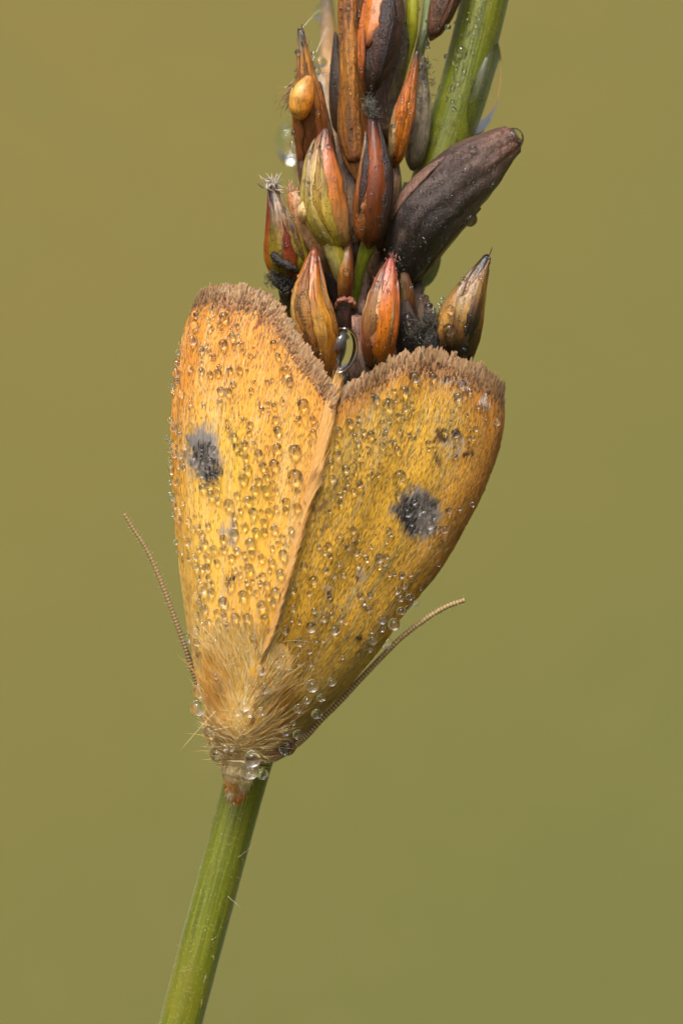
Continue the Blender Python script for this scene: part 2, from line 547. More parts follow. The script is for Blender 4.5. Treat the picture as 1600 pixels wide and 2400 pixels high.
        outn = np.cos(ang)[..., None] * Ti[:, None] + flat * np.sin(ang)[..., None] * Ni[:, None]
        V3 = V2 - outn * 0.003
        qq = np.clip(q[:, None] + 0.14 * (fbm(np.tile(s * 2, (n1, 1)), np.tile((q * 4)[:, None], (1, n2)), seed + int(a0)) - 0.5), 0, 1)
        c2 = colmap(stops, np.broadcast_to(qq, (n1, n2)))
        SS, QQ = np.tile(s, (n1, 1)), np.tile(q[:, None], (1, n2))
        c2 = c2 * ((0.75 + 0.5 * fbm(SS * 7 + a0, QQ * 2.2, seed + 33)) if m2 is M_TEPAL else (0.6 + 0.8 * fbm(SS * 7 + a0, QQ * 2.2, seed + 33)))[..., None]
        dk = np.clip((fbm(SS * 1.6 + a0, QQ * 7, seed + 35) - 0.56) * 5, 0, 1)[..., None] * (0.35 if m2 is M_TEPAL else 0.6)
        c2 = c2 * (1 - dk) + dk * alb((56, 36, 22))
        edge = np.clip((np.abs(s)[None] - 0.7) / 0.3, 0, 1)[..., None] * np.ones((n1, 1, 1))
        c2 = c2 * (1 - 0.7 * edge) + edge * 0.7 * alb((84, 42, 18))
        VV = np.vstack([V2.reshape(-1, 3), V3.reshape(-1, 3)])
        g = gridF(n1, n2); nn = n1 * n2
        Fb = g[:, ::-1] + nn
        rim = []
        for i in range(n1 - 1):
            rim += [[i * n2, (i + 1) * n2, (i + 1) * n2 + nn, i * n2 + nn], [i * n2 + n2 - 1 + nn, (i + 1) * n2 + n2 - 1 + nn, (i + 1) * n2 + n2 - 1, i * n2 + n2 - 1]]
        for j in range(n2 - 1):
            rim += [[j, j + nn, j + 1 + nn, j + 1], [(n1 - 1) * n2 + j + 1, (n1 - 1) * n2 + j + 1 + nn, (n1 - 1) * n2 + j + nn, (n1 - 1) * n2 + j]]
        build('tepal', VV, g.tolist() + Fb.tolist() + rim, m2, o, np.vstack([c2.reshape(-1, 3)] * 2))
        solid('plant', V2, g)
    return o

def stalk(pts, radii, c0, c1, mat=M_TEPAL, name='stalk', n=14, label=None, lump=0.06, seed=0, ns=34):
    C = spline([P(*p) for p in pts], ns)
    R = np.interp(np.linspace(0, 1, len(C)), np.linspace(0, 1, len(radii)), radii) / 1000.0
    V, Fc = tube(C, R, n)
    if lump:
        ctr = np.repeat(C, n, 0)
        a, b = np.tile(np.arange(n) * 0.9, len(C)), np.repeat(np.arange(len(C)) * 0.7, n)
        V = ctr + (V - ctr) * (1 + lump * 2 * (fbm(a, b, seed) - 0.5))[:, None]
    tt = np.repeat(np.linspace(0, 1, len(C)), n)[:, None]
    o = build(name, V, Fc, mat, plant, alb(c0) * (1 - tt) + alb(c1) * tt, origin=C[0])
    if label: o['label'] = label
    solid('plant', V, Fc)
    return o

GOLD, ORNG, RUST, DKBR, BLK = (214, 160, 72), (206, 124, 40), (150, 74, 26), (74, 40, 22), (24, 20, 16)
CREAM, OLIV, YGRN, PINK, GREY, TAN = (226, 192, 122), (128, 112, 40), (162, 152, 44), (196, 120, 100), (150, 136, 116), (182, 140, 92)

# rachis, the fuzzy central branch, and stalks joining capsules to the stem
stalk([(905, 770, 0.03), (850, 720, 0.02), (832, 620, 0.03), (822, 480, 0.04), (812, 330, 0.05), (828, 150, 0.06), (850, -60, 0.06)], [30, 28, 24, 24, 22, 20, 18], (178, 140, 120), (132, 110, 104), M_PAPER, 'rachis', lump=0.3, seed=3)
stalk([(930, 700, 0.04), (880, 600, 0.03), (860, 450, 0.06), (880, 260, 0.06), (940, 60, 0.05), (968, -80, 0.03)], [24, 24, 22, 20, 16, 14], (112, 96, 86), (126, 112, 60), M_PAPER, 'rachis', lump=0.3, seed=5)
stalk([(826, 720, -0.01), (838, 660, -0.03), (850, 610, -0.05), (864, 570, -0.06)], [10, 12, 14, 19], (104, 116, 30), (150, 158, 44), M_TEPAL, 'stalk')
stalk([(966, -60, -0.02), (966, 40, -0.03), (962, 90, -0.02), (945, 160, 0.0), (925, 250, 0.02)], [14, 14, 13, 10, 8], (170, 168, 34), (150, 150, 40), M_TEPAL, 'stalk')
stalk([(1012, -60, 0.0), (1000, 40, 0.0), (990, 90, 0.0), (978, 150, 0.02), (965, 300, 0.03)], [13, 13, 12, 14, 16], (130, 146, 92), (124, 118, 96), M_TEPAL, 'stalk')
stalk([(905, 745, 0.0), (915, 640, 0.0), (935, 560, 0.02), (960, 430, 0.03)], [16, 18, 18, 16], (120, 120, 110), (84, 104, 60), M_PAPER, 'stalk', lump=0.25, seed=8)

stalk([(850, 940, 0.07), (845, 850, 0.05), (835, 760, 0.05), (830, 650, 0.06)], [70, 66, 58, 40], (44, 34, 26), (70, 56, 46), M_DARK, 'rachis', lump=0.35, seed=9)  # added dark filler stalk, standing in for the darkness of the gap between capsules
# out-of-focus bracts behind
capsule([(770, 620, 0.3), (730, 460, 0.7), (706, 360, 0.9), (690, 270, 0.97)], [20, 34, 32, 26, 8], [(0, TAN), (1, (120, 110, 70))], [(0, TAN), (1, (130, 120, 84))], M_PAPER, 'bract', seed=36)
capsule([(800, 420, 0.40), (790, 260, 0.48), (772, 120, 0.55), (765, -10, 0.6)], [34, 40, 34, 22, 14], [(0, TAN), (0.6, (188, 150, 104)), (1, (110, 100, 80))], [(0, (196, 150, 96)), (0.6, (196, 144, 76)), (1, (92, 90, 70))], M_PAPER, 'bract', seed=31)
capsule([(800, 480, 0.14), (775, 360, 0.16), (765, 240, 0.18), (758, 170, 0.2)], [40, 46, 30, 12], [(0, (150, 126, 104)), (1, (176, 160, 136))], [(0, (170, 140, 118)), (1, (190, 150, 104))], M_PAPER, 'bract', seed=32, wr=0.12)

# F: long brown translucent bract with a beaded edge
capsule([(842, 430, -0.02), (822, 300, -0.03), (822, 160, -0.05), (818, 40, -0.05), (822, -90, -0.04)], [26, 36, 30, 28, 30, 20], [(0, (170, 120, 70)), (0.5, (182, 118, 48)), (1, (150, 84, 34))], [(0, (140, 90, 50)), (0.5, (190, 138, 66)), (1, (120, 66, 34))], M_PAPER, 'bract', tepals=[(95, 110, 0.1, 0.98, 0.05, [(0, (150, 96, 50)), (0.5, (196, 138, 60)), (1, (140, 80, 34))], M_PAPER)], seed=1)
# E: dark upper capsule leaving the frame
capsule([(868, 226, -0.10), (884, 140, -0.12), (900, 30, -0.10), (915, -110, -0.05)], [14, 40, 48, 46, 36, 8], [(0, (40, 22, 18)), (0.35, (66, 32, 22)), (0.55, (168, 92, 30)), (1, (130, 70, 30))], [(0, (44, 24, 18)), (0.4, (60, 32, 22)), (0.8, (80, 52, 30)), (1, (50, 34, 24))], M_DARK, seed=2,
        tepals=[(62, 95, 0.05, 1.0, 0.06, [(0, (50, 28, 20)), (0.4, (78, 44, 26)), (1, (90, 60, 36))], M_DARK), (128, 82, 0.30, 1.0, 0.06, [(0, (96, 44, 20)), (0.2, (206, 122, 36)), (0.7, (196, 112, 34)), (1, (120, 64, 28))], M_TEPAL), (180, 60, 0.0, 0.7, 0.05, [(0, (56, 30, 24)), (0.5, (60, 34, 28)), (1, (30, 24, 20))], M_DARK)])
capsule([(905, 330, -0.02), (905, 240, -0.03), (930, 150, -0.03), (950, 60, -0.02)], [26, 34, 26, 22, 14], [(0, (110, 80, 60)), (0.5, (84, 50, 40)), (1, (70, 50, 36))], [(0, (120, 92, 50)), (0.5, (108, 92, 46)), (1, (76, 66, 40))], M_DARK, seed=12)
# D: orange slender
capsule([(925, 392, -0.06), (938, 320, -0.09), (955, 230, -0.10), (978, 118, -0.10)], [16, 24, 26, 16, 5], [(0, (150, 96, 40)), (0.5, (200, 158, 96)), (0.8, (180, 120, 56)), (1, BLK)], [(0, ORNG), (0.6, (214, 128, 34)), (0.85, (170, 100, 36)), (1, BLK)], seed=3,
        tepals=[(70, 80, 0.05, 0.95, 0.05, [(0, (176, 104, 36)), (0.5, (220, 134, 36)), (0.85, (180, 104, 36)), (1, BLK)], M_TEPAL), (140, 70, 0.0, 0.7, 0.12, [(0, (132, 92, 50)), (0.4, (206, 170, 116)), (0.8, (170, 124, 84)), (1, (90, 60, 44))], M_PAPER)])
# H: papery membranes at right
capsule([(965, 400, 0.0), (978, 330, -0.01), (988, 240, 0.0), (990, 130, 0.01)], [20, 26, 24, 16, 6], [(0, (130, 112, 84)), (1, (150, 134, 110))], [(0, (92, 84, 56)), (0.5, (160, 146, 120)), (1, (110, 100, 84))], M_PAPER, 'bract', seed=4, wr=0.1)
# I: brown pod at top right
capsule([(1008, 96, -0.02), (1030, 40, -0.02), (1058, -40, -0.01), (1085, -130, 0.0)], [14, 32, 38, 36, 10], [(0, (104, 62, 36)), (0.5, (84, 54, 36)), (1, (90, 60, 44))], [(0, (120, 80, 50)), (0.5, (110, 74, 48)), (1, (90, 66, 48))], M_DARK, seed=5,
        tepals=[(100, 100, 0.05, 1, 0.06, [(0, (110, 70, 40)), (1, (84, 56, 40))], M_DARK)])
# A: slender gold capsule at upper left
capsule([(735, 400, -0.05), (726, 310, -0.08), (720, 220, -0.10), (712, 140, -0.11), (704, 68, -0.11)], [34, 36, 37, 34, 22, 15, 9], [(0, (120, 76, 50)), (0.35, (150, 84, 44)), (0.6, (200, 136, 52)), (0.8, (190, 130, 56)), (0.9, (130, 116, 84)), (1, (70, 62, 48))], [(0, (140, 80, 60)), (0.4, (160, 92, 46)), (0.7, (202, 134, 48)), (0.85, (170, 110, 50)), (0.93, (70, 58, 40)), (1, (90, 80, 60))], seed=6,
        tepals=[(60, 100, 0.1, 0.97, 0.04, [(0, (150, 84, 56)), (0.5, (186, 118, 46)), (0.8, (200, 134, 50)), (0.92, (96, 74, 46)), (1, (84, 76, 58))], M_TEPAL), (150, 70, 0.0, 1.0, 0.05, [(0, (120, 70, 46)), (0.5, (168, 104, 46)), (0.85, (160, 128, 72)), (1, (90, 84, 64))], M_TEPAL)])
# pale oval seed stuck on it
capsule([(706, 282, -0.128), (704, 250, -0.145), (712, 215, -0.148), (726, 180, -0.13)], [10, 26, 29, 22, 8], [(0, (214, 140, 56)), (0.5, (232, 180, 90)), (1, (190, 150, 100))], [(0, (220, 140, 48)), (0.5, (216, 140, 52)), (1, (190, 130, 70))], M_TEPAL, 'seed', amp=0.02, seed=7, flat=0.75, label='pale golden oval seed')
# B: big cream and orange capsule
capsule([(797, 584, -0.07), (785, 547, -0.10), (764, 489, -0.12), (758, 430, -0.125), (755, 357, -0.12), (763, 300, -0.11)], [20, 40, 50, 51, 47, 40, 26, 7], [(0, YGRN), (0.15, (176, 160, 74)), (0.4, CREAM), (0.75, (206, 176, 104)), (0.92, (150, 110, 84)), (1, (60, 36, 26))], [(0, (140, 120, 40)), (0.2, (196, 130, 76)), (0.5, (206, 130, 62)), (0.8, (170, 96, 70)), (1, (70, 40, 30))], seed=8,
        tepals=[(62, 84, 0.03, 0.98, 0.05, [(0, (150, 132, 46)), (0.2, (200, 150, 100)), (0.5, (206, 128, 56)), (0.8, (186, 108, 70)), (1, (70, 40, 30))], M_TEPAL), (112, 62, 0.06, 0.95, 0.05, [(0, YGRN), (0.25, (206, 180, 100)), (0.6, (232, 202, 140)), (0.85, (190, 146, 110)), (1, (104, 60, 50))], M_TEPAL), (165, 55, 0.04, 0.9, 0.04, [(0, YGRN), (0.4, (206, 182, 96)), (0.85, (176, 152, 96)), (1, (110, 74, 60))], M_TEPAL)])
capsule([(742, 500, -0.02), (722, 430, -0.05), (712, 360, -0.07), (706, 300, -0.07)], [10, 18, 20, 16, 8], [(0, (150, 140, 80)), (0.5, (140, 110, 90)), (1, (90, 50, 40))], [(0, YGRN), (0.5, (120, 70, 46)), (1, (100, 60, 50))], M_PAPER, 'bract', seed=9, wr=0.1)
# C: dark red-brown capsule in the middle
capsule([(865, 582, -0.08), (872, 500, -0.12), (880, 400, -0.13), (868, 234, -0.12)], [20, 38, 42, 38, 30, 18, 9], [(0, (150, 92, 40)), (0.3, (140, 80, 38)), (0.55, (168, 88, 26)), (0.85, (84, 44, 22)), (1, BLK)], [(0, (76, 42, 24)), (0.4, (60, 30, 18)), (0.8, (64, 34, 20)), (1, BLK)], seed=10,
        tepals=[(88, 90, 0.06, 0.98, 0.05, [(0, (110, 62, 28)), (0.4, (122, 60, 22)), (0.65, (158, 80, 22)), (0.88, (90, 46, 22)), (1, BLK)], M_TEPAL), (150, 80, 0.0, 0.62, 0.08, [(0, (160, 96, 44)), (0.4, (176, 112, 52)), (0.8, (180, 138, 90)), (1, (120, 90, 60))], M_PAPER), (34, 70, 0.05, 0.9, 0.06, [(0, (70, 40, 26)), (0.5, (58, 28, 18)), (1, BLK)], M_DARK)])
capsule([(888, 590, -0.02), (905, 520, -0.04), (922, 440, -0.05), (925, 370, -0.05)], [14, 22, 22, 18, 8], [(0, (96, 60, 40)), (0.6, (140, 92, 44)), (1, (60, 40, 28))], [(0, (80, 54, 40)), (1, (130, 100, 60))], M_DARK, seed=11)
# L: lower left capsule with frayed tip
capsule([(690, 665, 0.0), (672, 600, -0.05), (658, 520, -0.08), (638, 436, -0.08)], [30, 45, 50, 44, 34, 22, 12], [(0, (150, 132, 44)), (0.2, (166, 116, 40)), (0.5, (178, 88, 30)), (0.75, (90, 36, 20)), (1, (50, 30, 22))], [(0, YGRN), (0.4, (182, 160, 60)), (0.75, (150, 124, 66)), (1, (60, 40, 26))], seed=13,
        tepals=[(92, 64, 0.1, 1.0, 0.05, [(0, (150, 136, 46)), (0.3, (172, 150, 70)), (0.6, (150, 110, 70)), (0.85, (190, 176, 160)), (1, (60, 40, 30))], M_PAPER), (40, 64, 0.02, 0.96, 0.08, [(0, (168, 158, 40)), (0.5, (186, 164, 60)), (0.8, (150, 124, 60)), (1, (90, 60, 40))], M_TEPAL), (155, 60, 0.1, 1.0, 0.05, [(0, (160, 126, 40)), (0.3, (186, 110, 36)), (0.6, (150, 60, 24)), (1, (50, 26, 20))], M_TEPAL)])
# M: pinkish bracts and yellow-green strip
capsule([(775, 640, -0.03), (748, 580, -0.07), (715, 520, -0.09), (684, 450, -0.08)], [14, 24, 27, 24, 16], [(0, (180, 150, 110)), (0.5, (196, 150, 112)), (1, (190, 130, 80))], [(0, (190, 150, 110)), (0.5, (200, 156, 110)), (1, (206, 170, 130))], M_PAPER, 'bract', seed=14)
capsule([(812, 680, -0.05), (795, 620, -0.09), (768, 560, -0.11), (730, 505, -0.12)], [12, 22, 22, 14, 6], [(0, (170, 160, 110)), (0.5, (190, 176, 110)), (1, (190, 170, 90))], [(0, (160, 150, 60)), (0.5, (176, 160, 56)), (1, (180, 164, 60))], M_TEPAL, 'bract', seed=15)
capsule([(708, 520, -0.11), (714, 500, -0.135), (722, 484, -0.14), (733, 470, -0.125)], [8, 15, 19, 17, 9], [(0, (214, 176, 130)), (1, (236, 208, 150))], [(0, (220, 184, 136)), (1, (230, 200, 140))], M_TEPAL, 'bract', seed=16, label='pale cupped bract tip')
# N: big orange capsule above the wings
capsule([(765, 890, -0.06), (752, 850, -0.10), (738, 770, -0.14), (724, 704, -0.15), (730, 630, -0.14), (737, 582, -0.13)], [36, 42, 47, 49, 47, 38, 24, 7], [(0, (150, 76, 26)), (0.2, (216, 140, 54)), (0.5, (232, 184, 100)), (0.8, (206, 140, 66)), (0.95, (150, 74, 34)), (1, RUST)], [(0, (130, 66, 24)), (0.25, (200, 124, 36)), (0.55, (218, 152, 54)), (0.8, (196, 116, 36)), (1, (140, 66, 28))], seed=17,
        tepals=[(70, 86, 0.02, 0.96, 0.05, [(0, (150, 80, 26)), (0.3, (206, 132, 42)), (0.6, (222, 156, 58)), (0.85, (196, 112, 36)), (1, (140, 60, 26))], M_TEPAL), (128, 74, 0.02, 1.0, 0.05, [(0, (170, 96, 36)), (0.3, (214, 158, 84)), (0.6, (224, 178, 104)), (0.85, (190, 116, 56)), (1, (130, 62, 30))], M_TEPAL)])
# O: small brown bract
capsule([(806, 705, -0.06), (810, 660, -0.09), (812, 615, -0.10), (818, 562, -0.09)], [14, 19, 19, 14, 5], [(0, (150, 96, 46)), (0.5, (176, 124, 56)), (1, (190, 160, 110))], [(0, (140, 84, 36)), (1, (110, 60, 30))], M_TEPAL, 'bract', seed=18)
# P: pink and orange capsule
capsule([(884, 862, -0.05), (886, 790, -0.12), (898, 700, -0.14), (916, 604, -0.12)], [22, 35, 40, 42, 42, 36, 26, 6], [(0, (150, 136, 44)), (0.15, (190, 150, 70)), (0.3, (206, 130, 100)), (0.6, (226, 172, 126)), (0.85, (200, 120, 100)), (1, (160, 84, 74))], [(0, (120, 106, 36)), (0.15, (190, 120, 40)), (0.4, (214, 116, 36)), (0.7, (210, 124, 60)), (0.9, (180, 90, 70)), (1, (150, 80, 70))], seed=19,
        tepals=[(66, 84, 0.04, 0.98, 0.05, [(0, (150, 120, 36)), (0.2, (206, 124, 36)), (0.5, (220, 128, 46)), (0.8, (206, 120, 70)), (1, (170, 96, 84))], M_TEPAL), (130, 76, 0.08, 0.99, 0.05, [(0, (170, 150, 60)), (0.25, (206, 120, 96)), (0.55, (232, 184, 136)), (0.85, (206, 130, 112)), (1, (150, 76, 70))], M_TEPAL)])
# Q: narrow brown
capsule([(950, 760, -0.03), (956, 700, -0.06), (950, 660, -0.07), (944, 612, -0.07)], [18, 18, 14, 5], [(0, (84, 60, 40)), (0.5, (150, 120, 84)), (1, (150, 124, 90))], [(0, (70, 46, 30)), (0.5, (130, 80, 40)), (1, (110, 74, 46))], M_TEPAL, 'bract', seed=20)
# R: lower right capsule with black tip
capsule([(1050, 872, -0.03), (1072, 765, -0.08), (1098, 690, -0.09), (1144, 597, -0.08)], [36, 48, 53, 49, 38, 24, 8], [(0, (40, 32, 22)), (0.25, (110, 80, 40)), (0.5, (160, 124, 66)), (0.75, (150, 112, 56)), (0.86, (80, 60, 36)), (0.94, BLK), (1, (30, 30, 34))], [(0, (40, 30, 20)), (0.3, (120, 84, 36)), (0.55, (176, 130, 50)), (0.8, (150, 106, 44)), (0.9, BLK), (1, (34, 34, 38))], seed=21,
        tepals=[(78, 86, 0.02, 0.9, 0.05, [(0, (30, 24, 18)), (0.3, (44, 32, 22)), (0.45, (120, 84, 40)), (0.62, (190, 150, 78)), (0.85, (160, 112, 50)), (1, (40, 30, 24))], M_TEPAL), (140, 76, 0.0, 0.88, 0.05, [(0, (60, 44, 28)), (0.3, (140, 100, 50)), (0.6, (176, 140, 84)), (1, (90, 60, 36))], M_TEPAL), (22, 64, 0.0, 0.9, 0.05, [(0, (40, 30, 20)), (0.4, (100, 66, 28)), (0.8, (160, 116, 50)), (1, (60, 44, 30))], M_TEPAL)])
# S: dark wet scraps between
capsule([(960, 850, -0.03), (962, 800, -0.06), (955, 750, -0.08), (950, 705, -0.07)], [34, 36, 30, 20, 8], [(0, (34, 26, 22)), (1, (70, 54, 42))], [(0, (40, 28, 24)), (1, (74, 54, 36))], M_DARK, 'bract', seed=22, wr=0.15)
capsule([(1010, 850, -0.02), (1012, 800, -0.04), (1000, 750, -0.05), (990, 690, -0.04)], [34, 34, 28, 20, 8], [(0, (30, 26, 22)), (0.6, (84, 66, 48)), (1, (120, 88, 62))], [(0, (30, 26, 22)), (0.6, (60, 50, 40)), (1, (110, 80, 56))], M_DARK, 'bract', seed=23, wr=0.15)
capsule([(1000, 880, -0.07), (1004, 830, -0.09), (1010, 790, -0.10), (1006, 745, -0.09)], [26, 28, 26, 22, 12], [(0, BLK), (1, (70, 66, 52))], [(0, BLK), (1, (46, 42, 34))], M_DARK, 'bract', seed=24, wr=0.2)
capsule([(912, 880, -0.06), (918, 840, -0.08), (922, 798, -0.08)], [14, 13, 10, 3], [(0, (130, 90, 60)), (1, (180, 140, 104))], [(0, (120, 76, 50)), (1, (170, 120, 84))], M_PAPER, 'bract', seed=25)
capsule([(870, 920, -0.02), (850, 870, -0.05), (838, 810, -0.05), (832, 740, -0.04)], [40, 38, 32, 26, 16], [(0, (60, 44, 34)), (0.5, (140, 112, 92)), (1, (196, 150, 130))], [(0, (50, 38, 30)), (0.5, (130, 104, 88)), (1, (176, 130, 110))], M_PAPER, 'bract', seed=26, wr=0.2)
capsule([(800, 930, -0.02), (820, 890, -0.03), (860, 855, -0.03), (900, 850, -0.02)], [30, 34, 34, 26], [(0, (46, 34, 26)), (1, (40, 30, 24))], [(0, (50, 38, 28)), (1, (44, 34, 26))], M_DARK, 'bract', seed=27, wr=0.2)
# T: small cup with a curled pink rim
capsule([(806, 790, -0.07), (806, 750, -0.10), (808, 722, -0.11)], [16, 20, 18, 16], [(0, (60, 34, 24)), (1, (70, 36, 24))], [(0, (60, 34, 24)), (1, (80, 40, 26))], M_DARK, 'cup', seed=28)
stalk([(786, 722, -0.118), (792, 708, -0.128), (808, 703, -0.135), (824, 708, -0.13), (832, 722, -0.118)], [4, 6, 8, 7, 4], (140, 84, 66), (150, 92, 74), M_PAPER, 'cup_rim', lump=0.8, seed=2)
# V: mouldy scraps at lower left
stalk([(640, 596, -0.10), (655, 612, -0.115), (672, 622, -0.12), (696, 636, -0.11)], [8, 11, 12, 7], (20, 17, 14), (46, 32, 22), M_DARK, 'twig', lump=0.5, seed=4)
capsule([(690, 740, 0.0), (684, 700, -0.03), (668, 670, -0.06), (640, 655, -0.06)], [30, 32, 26, 20, 10], [(0, (110, 96, 36)), (0.5, (80, 62, 34)), (1, (50, 44, 38))], [(0, (110, 96, 36)), (0.5, (80, 62, 34)), (1, (50, 44, 38))], M_DARK, 'bract', seed=29, wr=0.2)

# K: the big dark ribbed pod
def dark_pod():
    axis = [(925, 650, -0.01), (951, 612, -0.04), (997, 515, -0.09), (1041, 459, -0.10), (1110, 395, -0.11), (1165, 350, -0.11), (1209, 321, -0.11)]
    C = spline([P(*p) for p in axis], 90)
    t = np.linspace(0, 1, 90)
    R = np.interp(t, [0, .106, .353, .518, .721, .885, 1], [25, 53, 77, 80, 71, 47, 30])
    R = np.convolve(np.pad(R, 4, mode='edge'), np.ones(9) / 9, 'valid') / 1000
    R[-1] *= 0.55; R[-2] *= 0.85
    na = 72
    T, B, Nn = frames(C)
    a = np.linspace(0, 2 * np.pi, na, endpoint=False)
    A, TT = np.meshgrid(a, t)
    twist = A + 0.9 * TT
    rib = 0.07 * np.abs(np.sin(twist * 5.5 + 3 * (fbm(TT * 3, A * 1.0, 77) - 0.5))) + 0.09 * (fbm(twist * 9, TT * 5, 78) - 0.5) + 0.10 * (fbm(A * 1.6, TT * 7, 79) - 0.5)
    V = C[:, None] + (R[:, None] * (0.97 + rib))[..., None] * (np.cos(A)[..., None] * B[:, None] + 0.9 * np.sin(A)[..., None] * Nn[:, None])
    n1 = fbm(twist * 6, TT * 3, 80); n2 = fbm(A * 3, TT * 14, 81)
    base = interp([0, 0.25, 0.6, 0.85, 1], [alb(c) for c in ((46, 34, 28), (60, 46, 42), (96, 72, 64), (128, 88, 70), (150, 98, 78))], np.clip(TT + 0.2 * (n2 - 0.5), 0, 1))
    c = 0.5 * base * (0.3 + 1.3 * n1)[..., None]
    pale = np.clip((n2 - 0.6) * 4, 0, 1)[..., None] * 0.3
    c = c * (1 - pale) + pale * alb((150, 124, 110))
    Vf = V.reshape(-1, 3)
    o = build('dried_pod', Vf, gridF(90, na, True).tolist() + [list(range(na))[::-1], list(range(89 * na, 90 * na))], M_DARK, plant, c.reshape(-1, 3), origin=C[0])
    o['label'] = 'large dark purplish brown ribbed dried pod'
    solid('plant', Vf, gridF(90, na, True))
    # two long bract strips hugging it
    for k, (a0, t0, t1, wd, cc) in enumerate(((-35 + 40, 0.02, 0.62, 0.34, (112, 80, 54)), (158, 0.30, 0.66, 0.30, (120, 86, 70)))):
        n1_, n2_ = 40, 7
        tl = np.linspace(t0, t1, n1_); s = np.linspace(-1, 1, n2_); q = np.linspace(0, 1, n1_)
        ang = np.radians(a0) + wd * np.sin(np.pi * (0.1 + 0.88 * q))[:, None] * s[None] - 0.25 * q[:, None]
        g = lambda X: np.stack([np.interp(tl, t, X[:, j]) for j in range(3)], -1)
        r = (np.interp(tl, t, R) * 1.07)[:, None] * (1 - 0.03 * np.abs(s)[None] + 0.03 * fbm(np.tile(s * 2, (n1_, 1)), np.tile((q * 6)[:, None], (1, n2_)), 90 + k))
        W = lambda rad: (g(C)[:, None] + rad[..., None] * (np.cos(ang)[..., None] * g(B)[:, None] + 0.9 * np.sin(ang)[..., None] * g(Nn)[:, None])).reshape(-1, 3)
        VV = np.vstack([W(r), W(r - 0.006)]); gg = gridF(n1_, n2_); nn = n1_ * n2_
        colr = alb(cc)[None] * (0.5 + fbm(np.tile(s * 3, (n1_, 1)), np.tile((q * 14)[:, None], (1, n2_)), 95)).reshape(-1, 1)
        rim = [[i * n2_, (i + 1) * n2_, (i + 1) * n2_ + nn, i * n2_ + nn] for i in range(n1_ - 1)] + [[i * n2_ + n2_ - 1 + nn, (i + 1) * n2_ + n2_ - 1 + nn, (i + 1) * n2_ + n2_ - 1, i * n2_ + n2_ - 1] for i in range(n1_ - 1)]
        build('bract', VV, gg.tolist() + (gg[:, ::-1] + nn).tolist() + rim, M_DARK, o, np.vstack([colr, colr]))
dark_pod()

# more withered bracts packed along the branches behind the front capsules
fr = random.Random(21)
for i in range(30):
    py = 150 + 25 * i + fr.uniform(-12, 12)
    x0, x1 = np.interp(py, [100, 300, 600, 860], [815, 740, 700, 720]), np.interp(py, [100, 300, 600, 860], [960, 930, 930, 1010])
    bx = fr.uniform(x0 + 15, x1 - 15); L = fr.uniform(120, 210); lean = (bx - 855) / 200 + fr.uniform(-.15, .15)
    yy = fr.uniform(0.0, 0.07); w = fr.uniform(16, 27)
    pa = fr.choice([((120, 92, 70), (150, 116, 80)), ((70, 48, 36), (104, 68, 40)), ((150, 104, 56), (176, 124, 64)), ((140, 120, 104), (116, 96, 84)), ((96, 64, 34), (56, 40, 30))])
    capsule([(bx - 20 * lean, py + 40, yy), (bx + 10 * lean, py - L * 0.35, yy - 0.02), (bx + 45 * lean, py - L, yy - 0.02)], [w * 0.6, w, w * 0.9, w * 0.55, 4], [(0, pa[0]), (0.6, pa[1]), (1, (60, 44, 32))], [(0, pa[1]), (0.6, pa[0]), (1, (50, 38, 30))], fr.choice([M_PAPER, M_DARK]), 'bract', seed=300 + i, wr=0.12, na=36, nt=30)

# mould, frayed tips and hair tufts on the capsules
def tuft(name, centres, n, spread, length, wid, colors, up=(0, -0.3, 0.6), parent=plant, rnd=0.9, label=None):
    ctr = np.array([P(*c) for c in centres])[RNG.integers(0, len(centres), n)]
    roots = ctr + RNG.normal(0, spread, (n, 3)) * [1, 0.5, 1]
    d = np.array(up)[None] + RNG.normal(0, rnd, (n, 3)) * [1, 0.7, 1]
    L = length * RNG.uniform(0.4, 1.1, n)
    V, Fc, m = hairs(roots, d, L, np.full(n, wid), RNG.normal(0, 0.25, (n, 3)))
    cols = np.array([alb(c) for c in colors])[RNG.integers(0, len(colors), n)]
    o = build(name, V, Fc, M_FUZZ, parent, np.repeat(cols, m, 0), kind='stuff')
    if label: o['label'] = label
    return o
tuft('mould', [(640, 652, -0.07), (655, 662, -0.08), (672, 668, -0.08)], 420, 0.009, 0.015, 0.0010, [(40, 36, 32), (60, 54, 48), (130, 124, 112), (36, 30, 24)], rnd=1.2)
tuft('mould', [(868, 238, -0.12), (866, 254, -0.13), (874, 270, -0.135)], 260, 0.006, 0.020, 0.0009, [(24, 20, 16), (90, 86, 76), (140, 136, 120)], rnd=1.0)
tuft('mould', [(985, 775, -0.11), (998, 760, -0.12), (1010, 752, -0.12), (975, 790, -0.11)], 420, 0.010, 0.020, 0.0010, [(26, 22, 18), (70, 62, 50), (120, 112, 96)], up=(-0.4, -0.5, 0.6))
tuft('frayed_tip', [(636, 440, -0.085), (644, 438, -0.085)], 46, 0.006, 0.032, 0.0026, [(236, 228, 214), (200, 180, 160), (150, 110, 90)], up=(-0.2, -0.2, 1.0), rnd=0.55)
tuft('frayed_tip', [(684, 452, -0.085), (692, 452, -0.085)], 30, 0.005, 0.022, 0.0024, [(226, 190, 150), (206, 150, 110)], up=(0, -0.2, 1.0), rnd=0.4)
tuft('frayed_tip', [(916, 606, -0.12), (922, 612, -0.12)], 22, 0.005, 0.016, 0.0014, [(206, 150, 140), (180, 110, 100)], up=(0.3, -0.2, 0.8), rnd=0.5)
tuft('plume', [(690, 200, -0.135), (686, 215, -0.13), (684, 230, -0.12)], 46, 0.005, 0.055, 0.0012, [(222, 196, 150), (190, 150, 100), (140, 100, 70)], up=(-0.5, -0.1, -0.75), rnd=0.25)
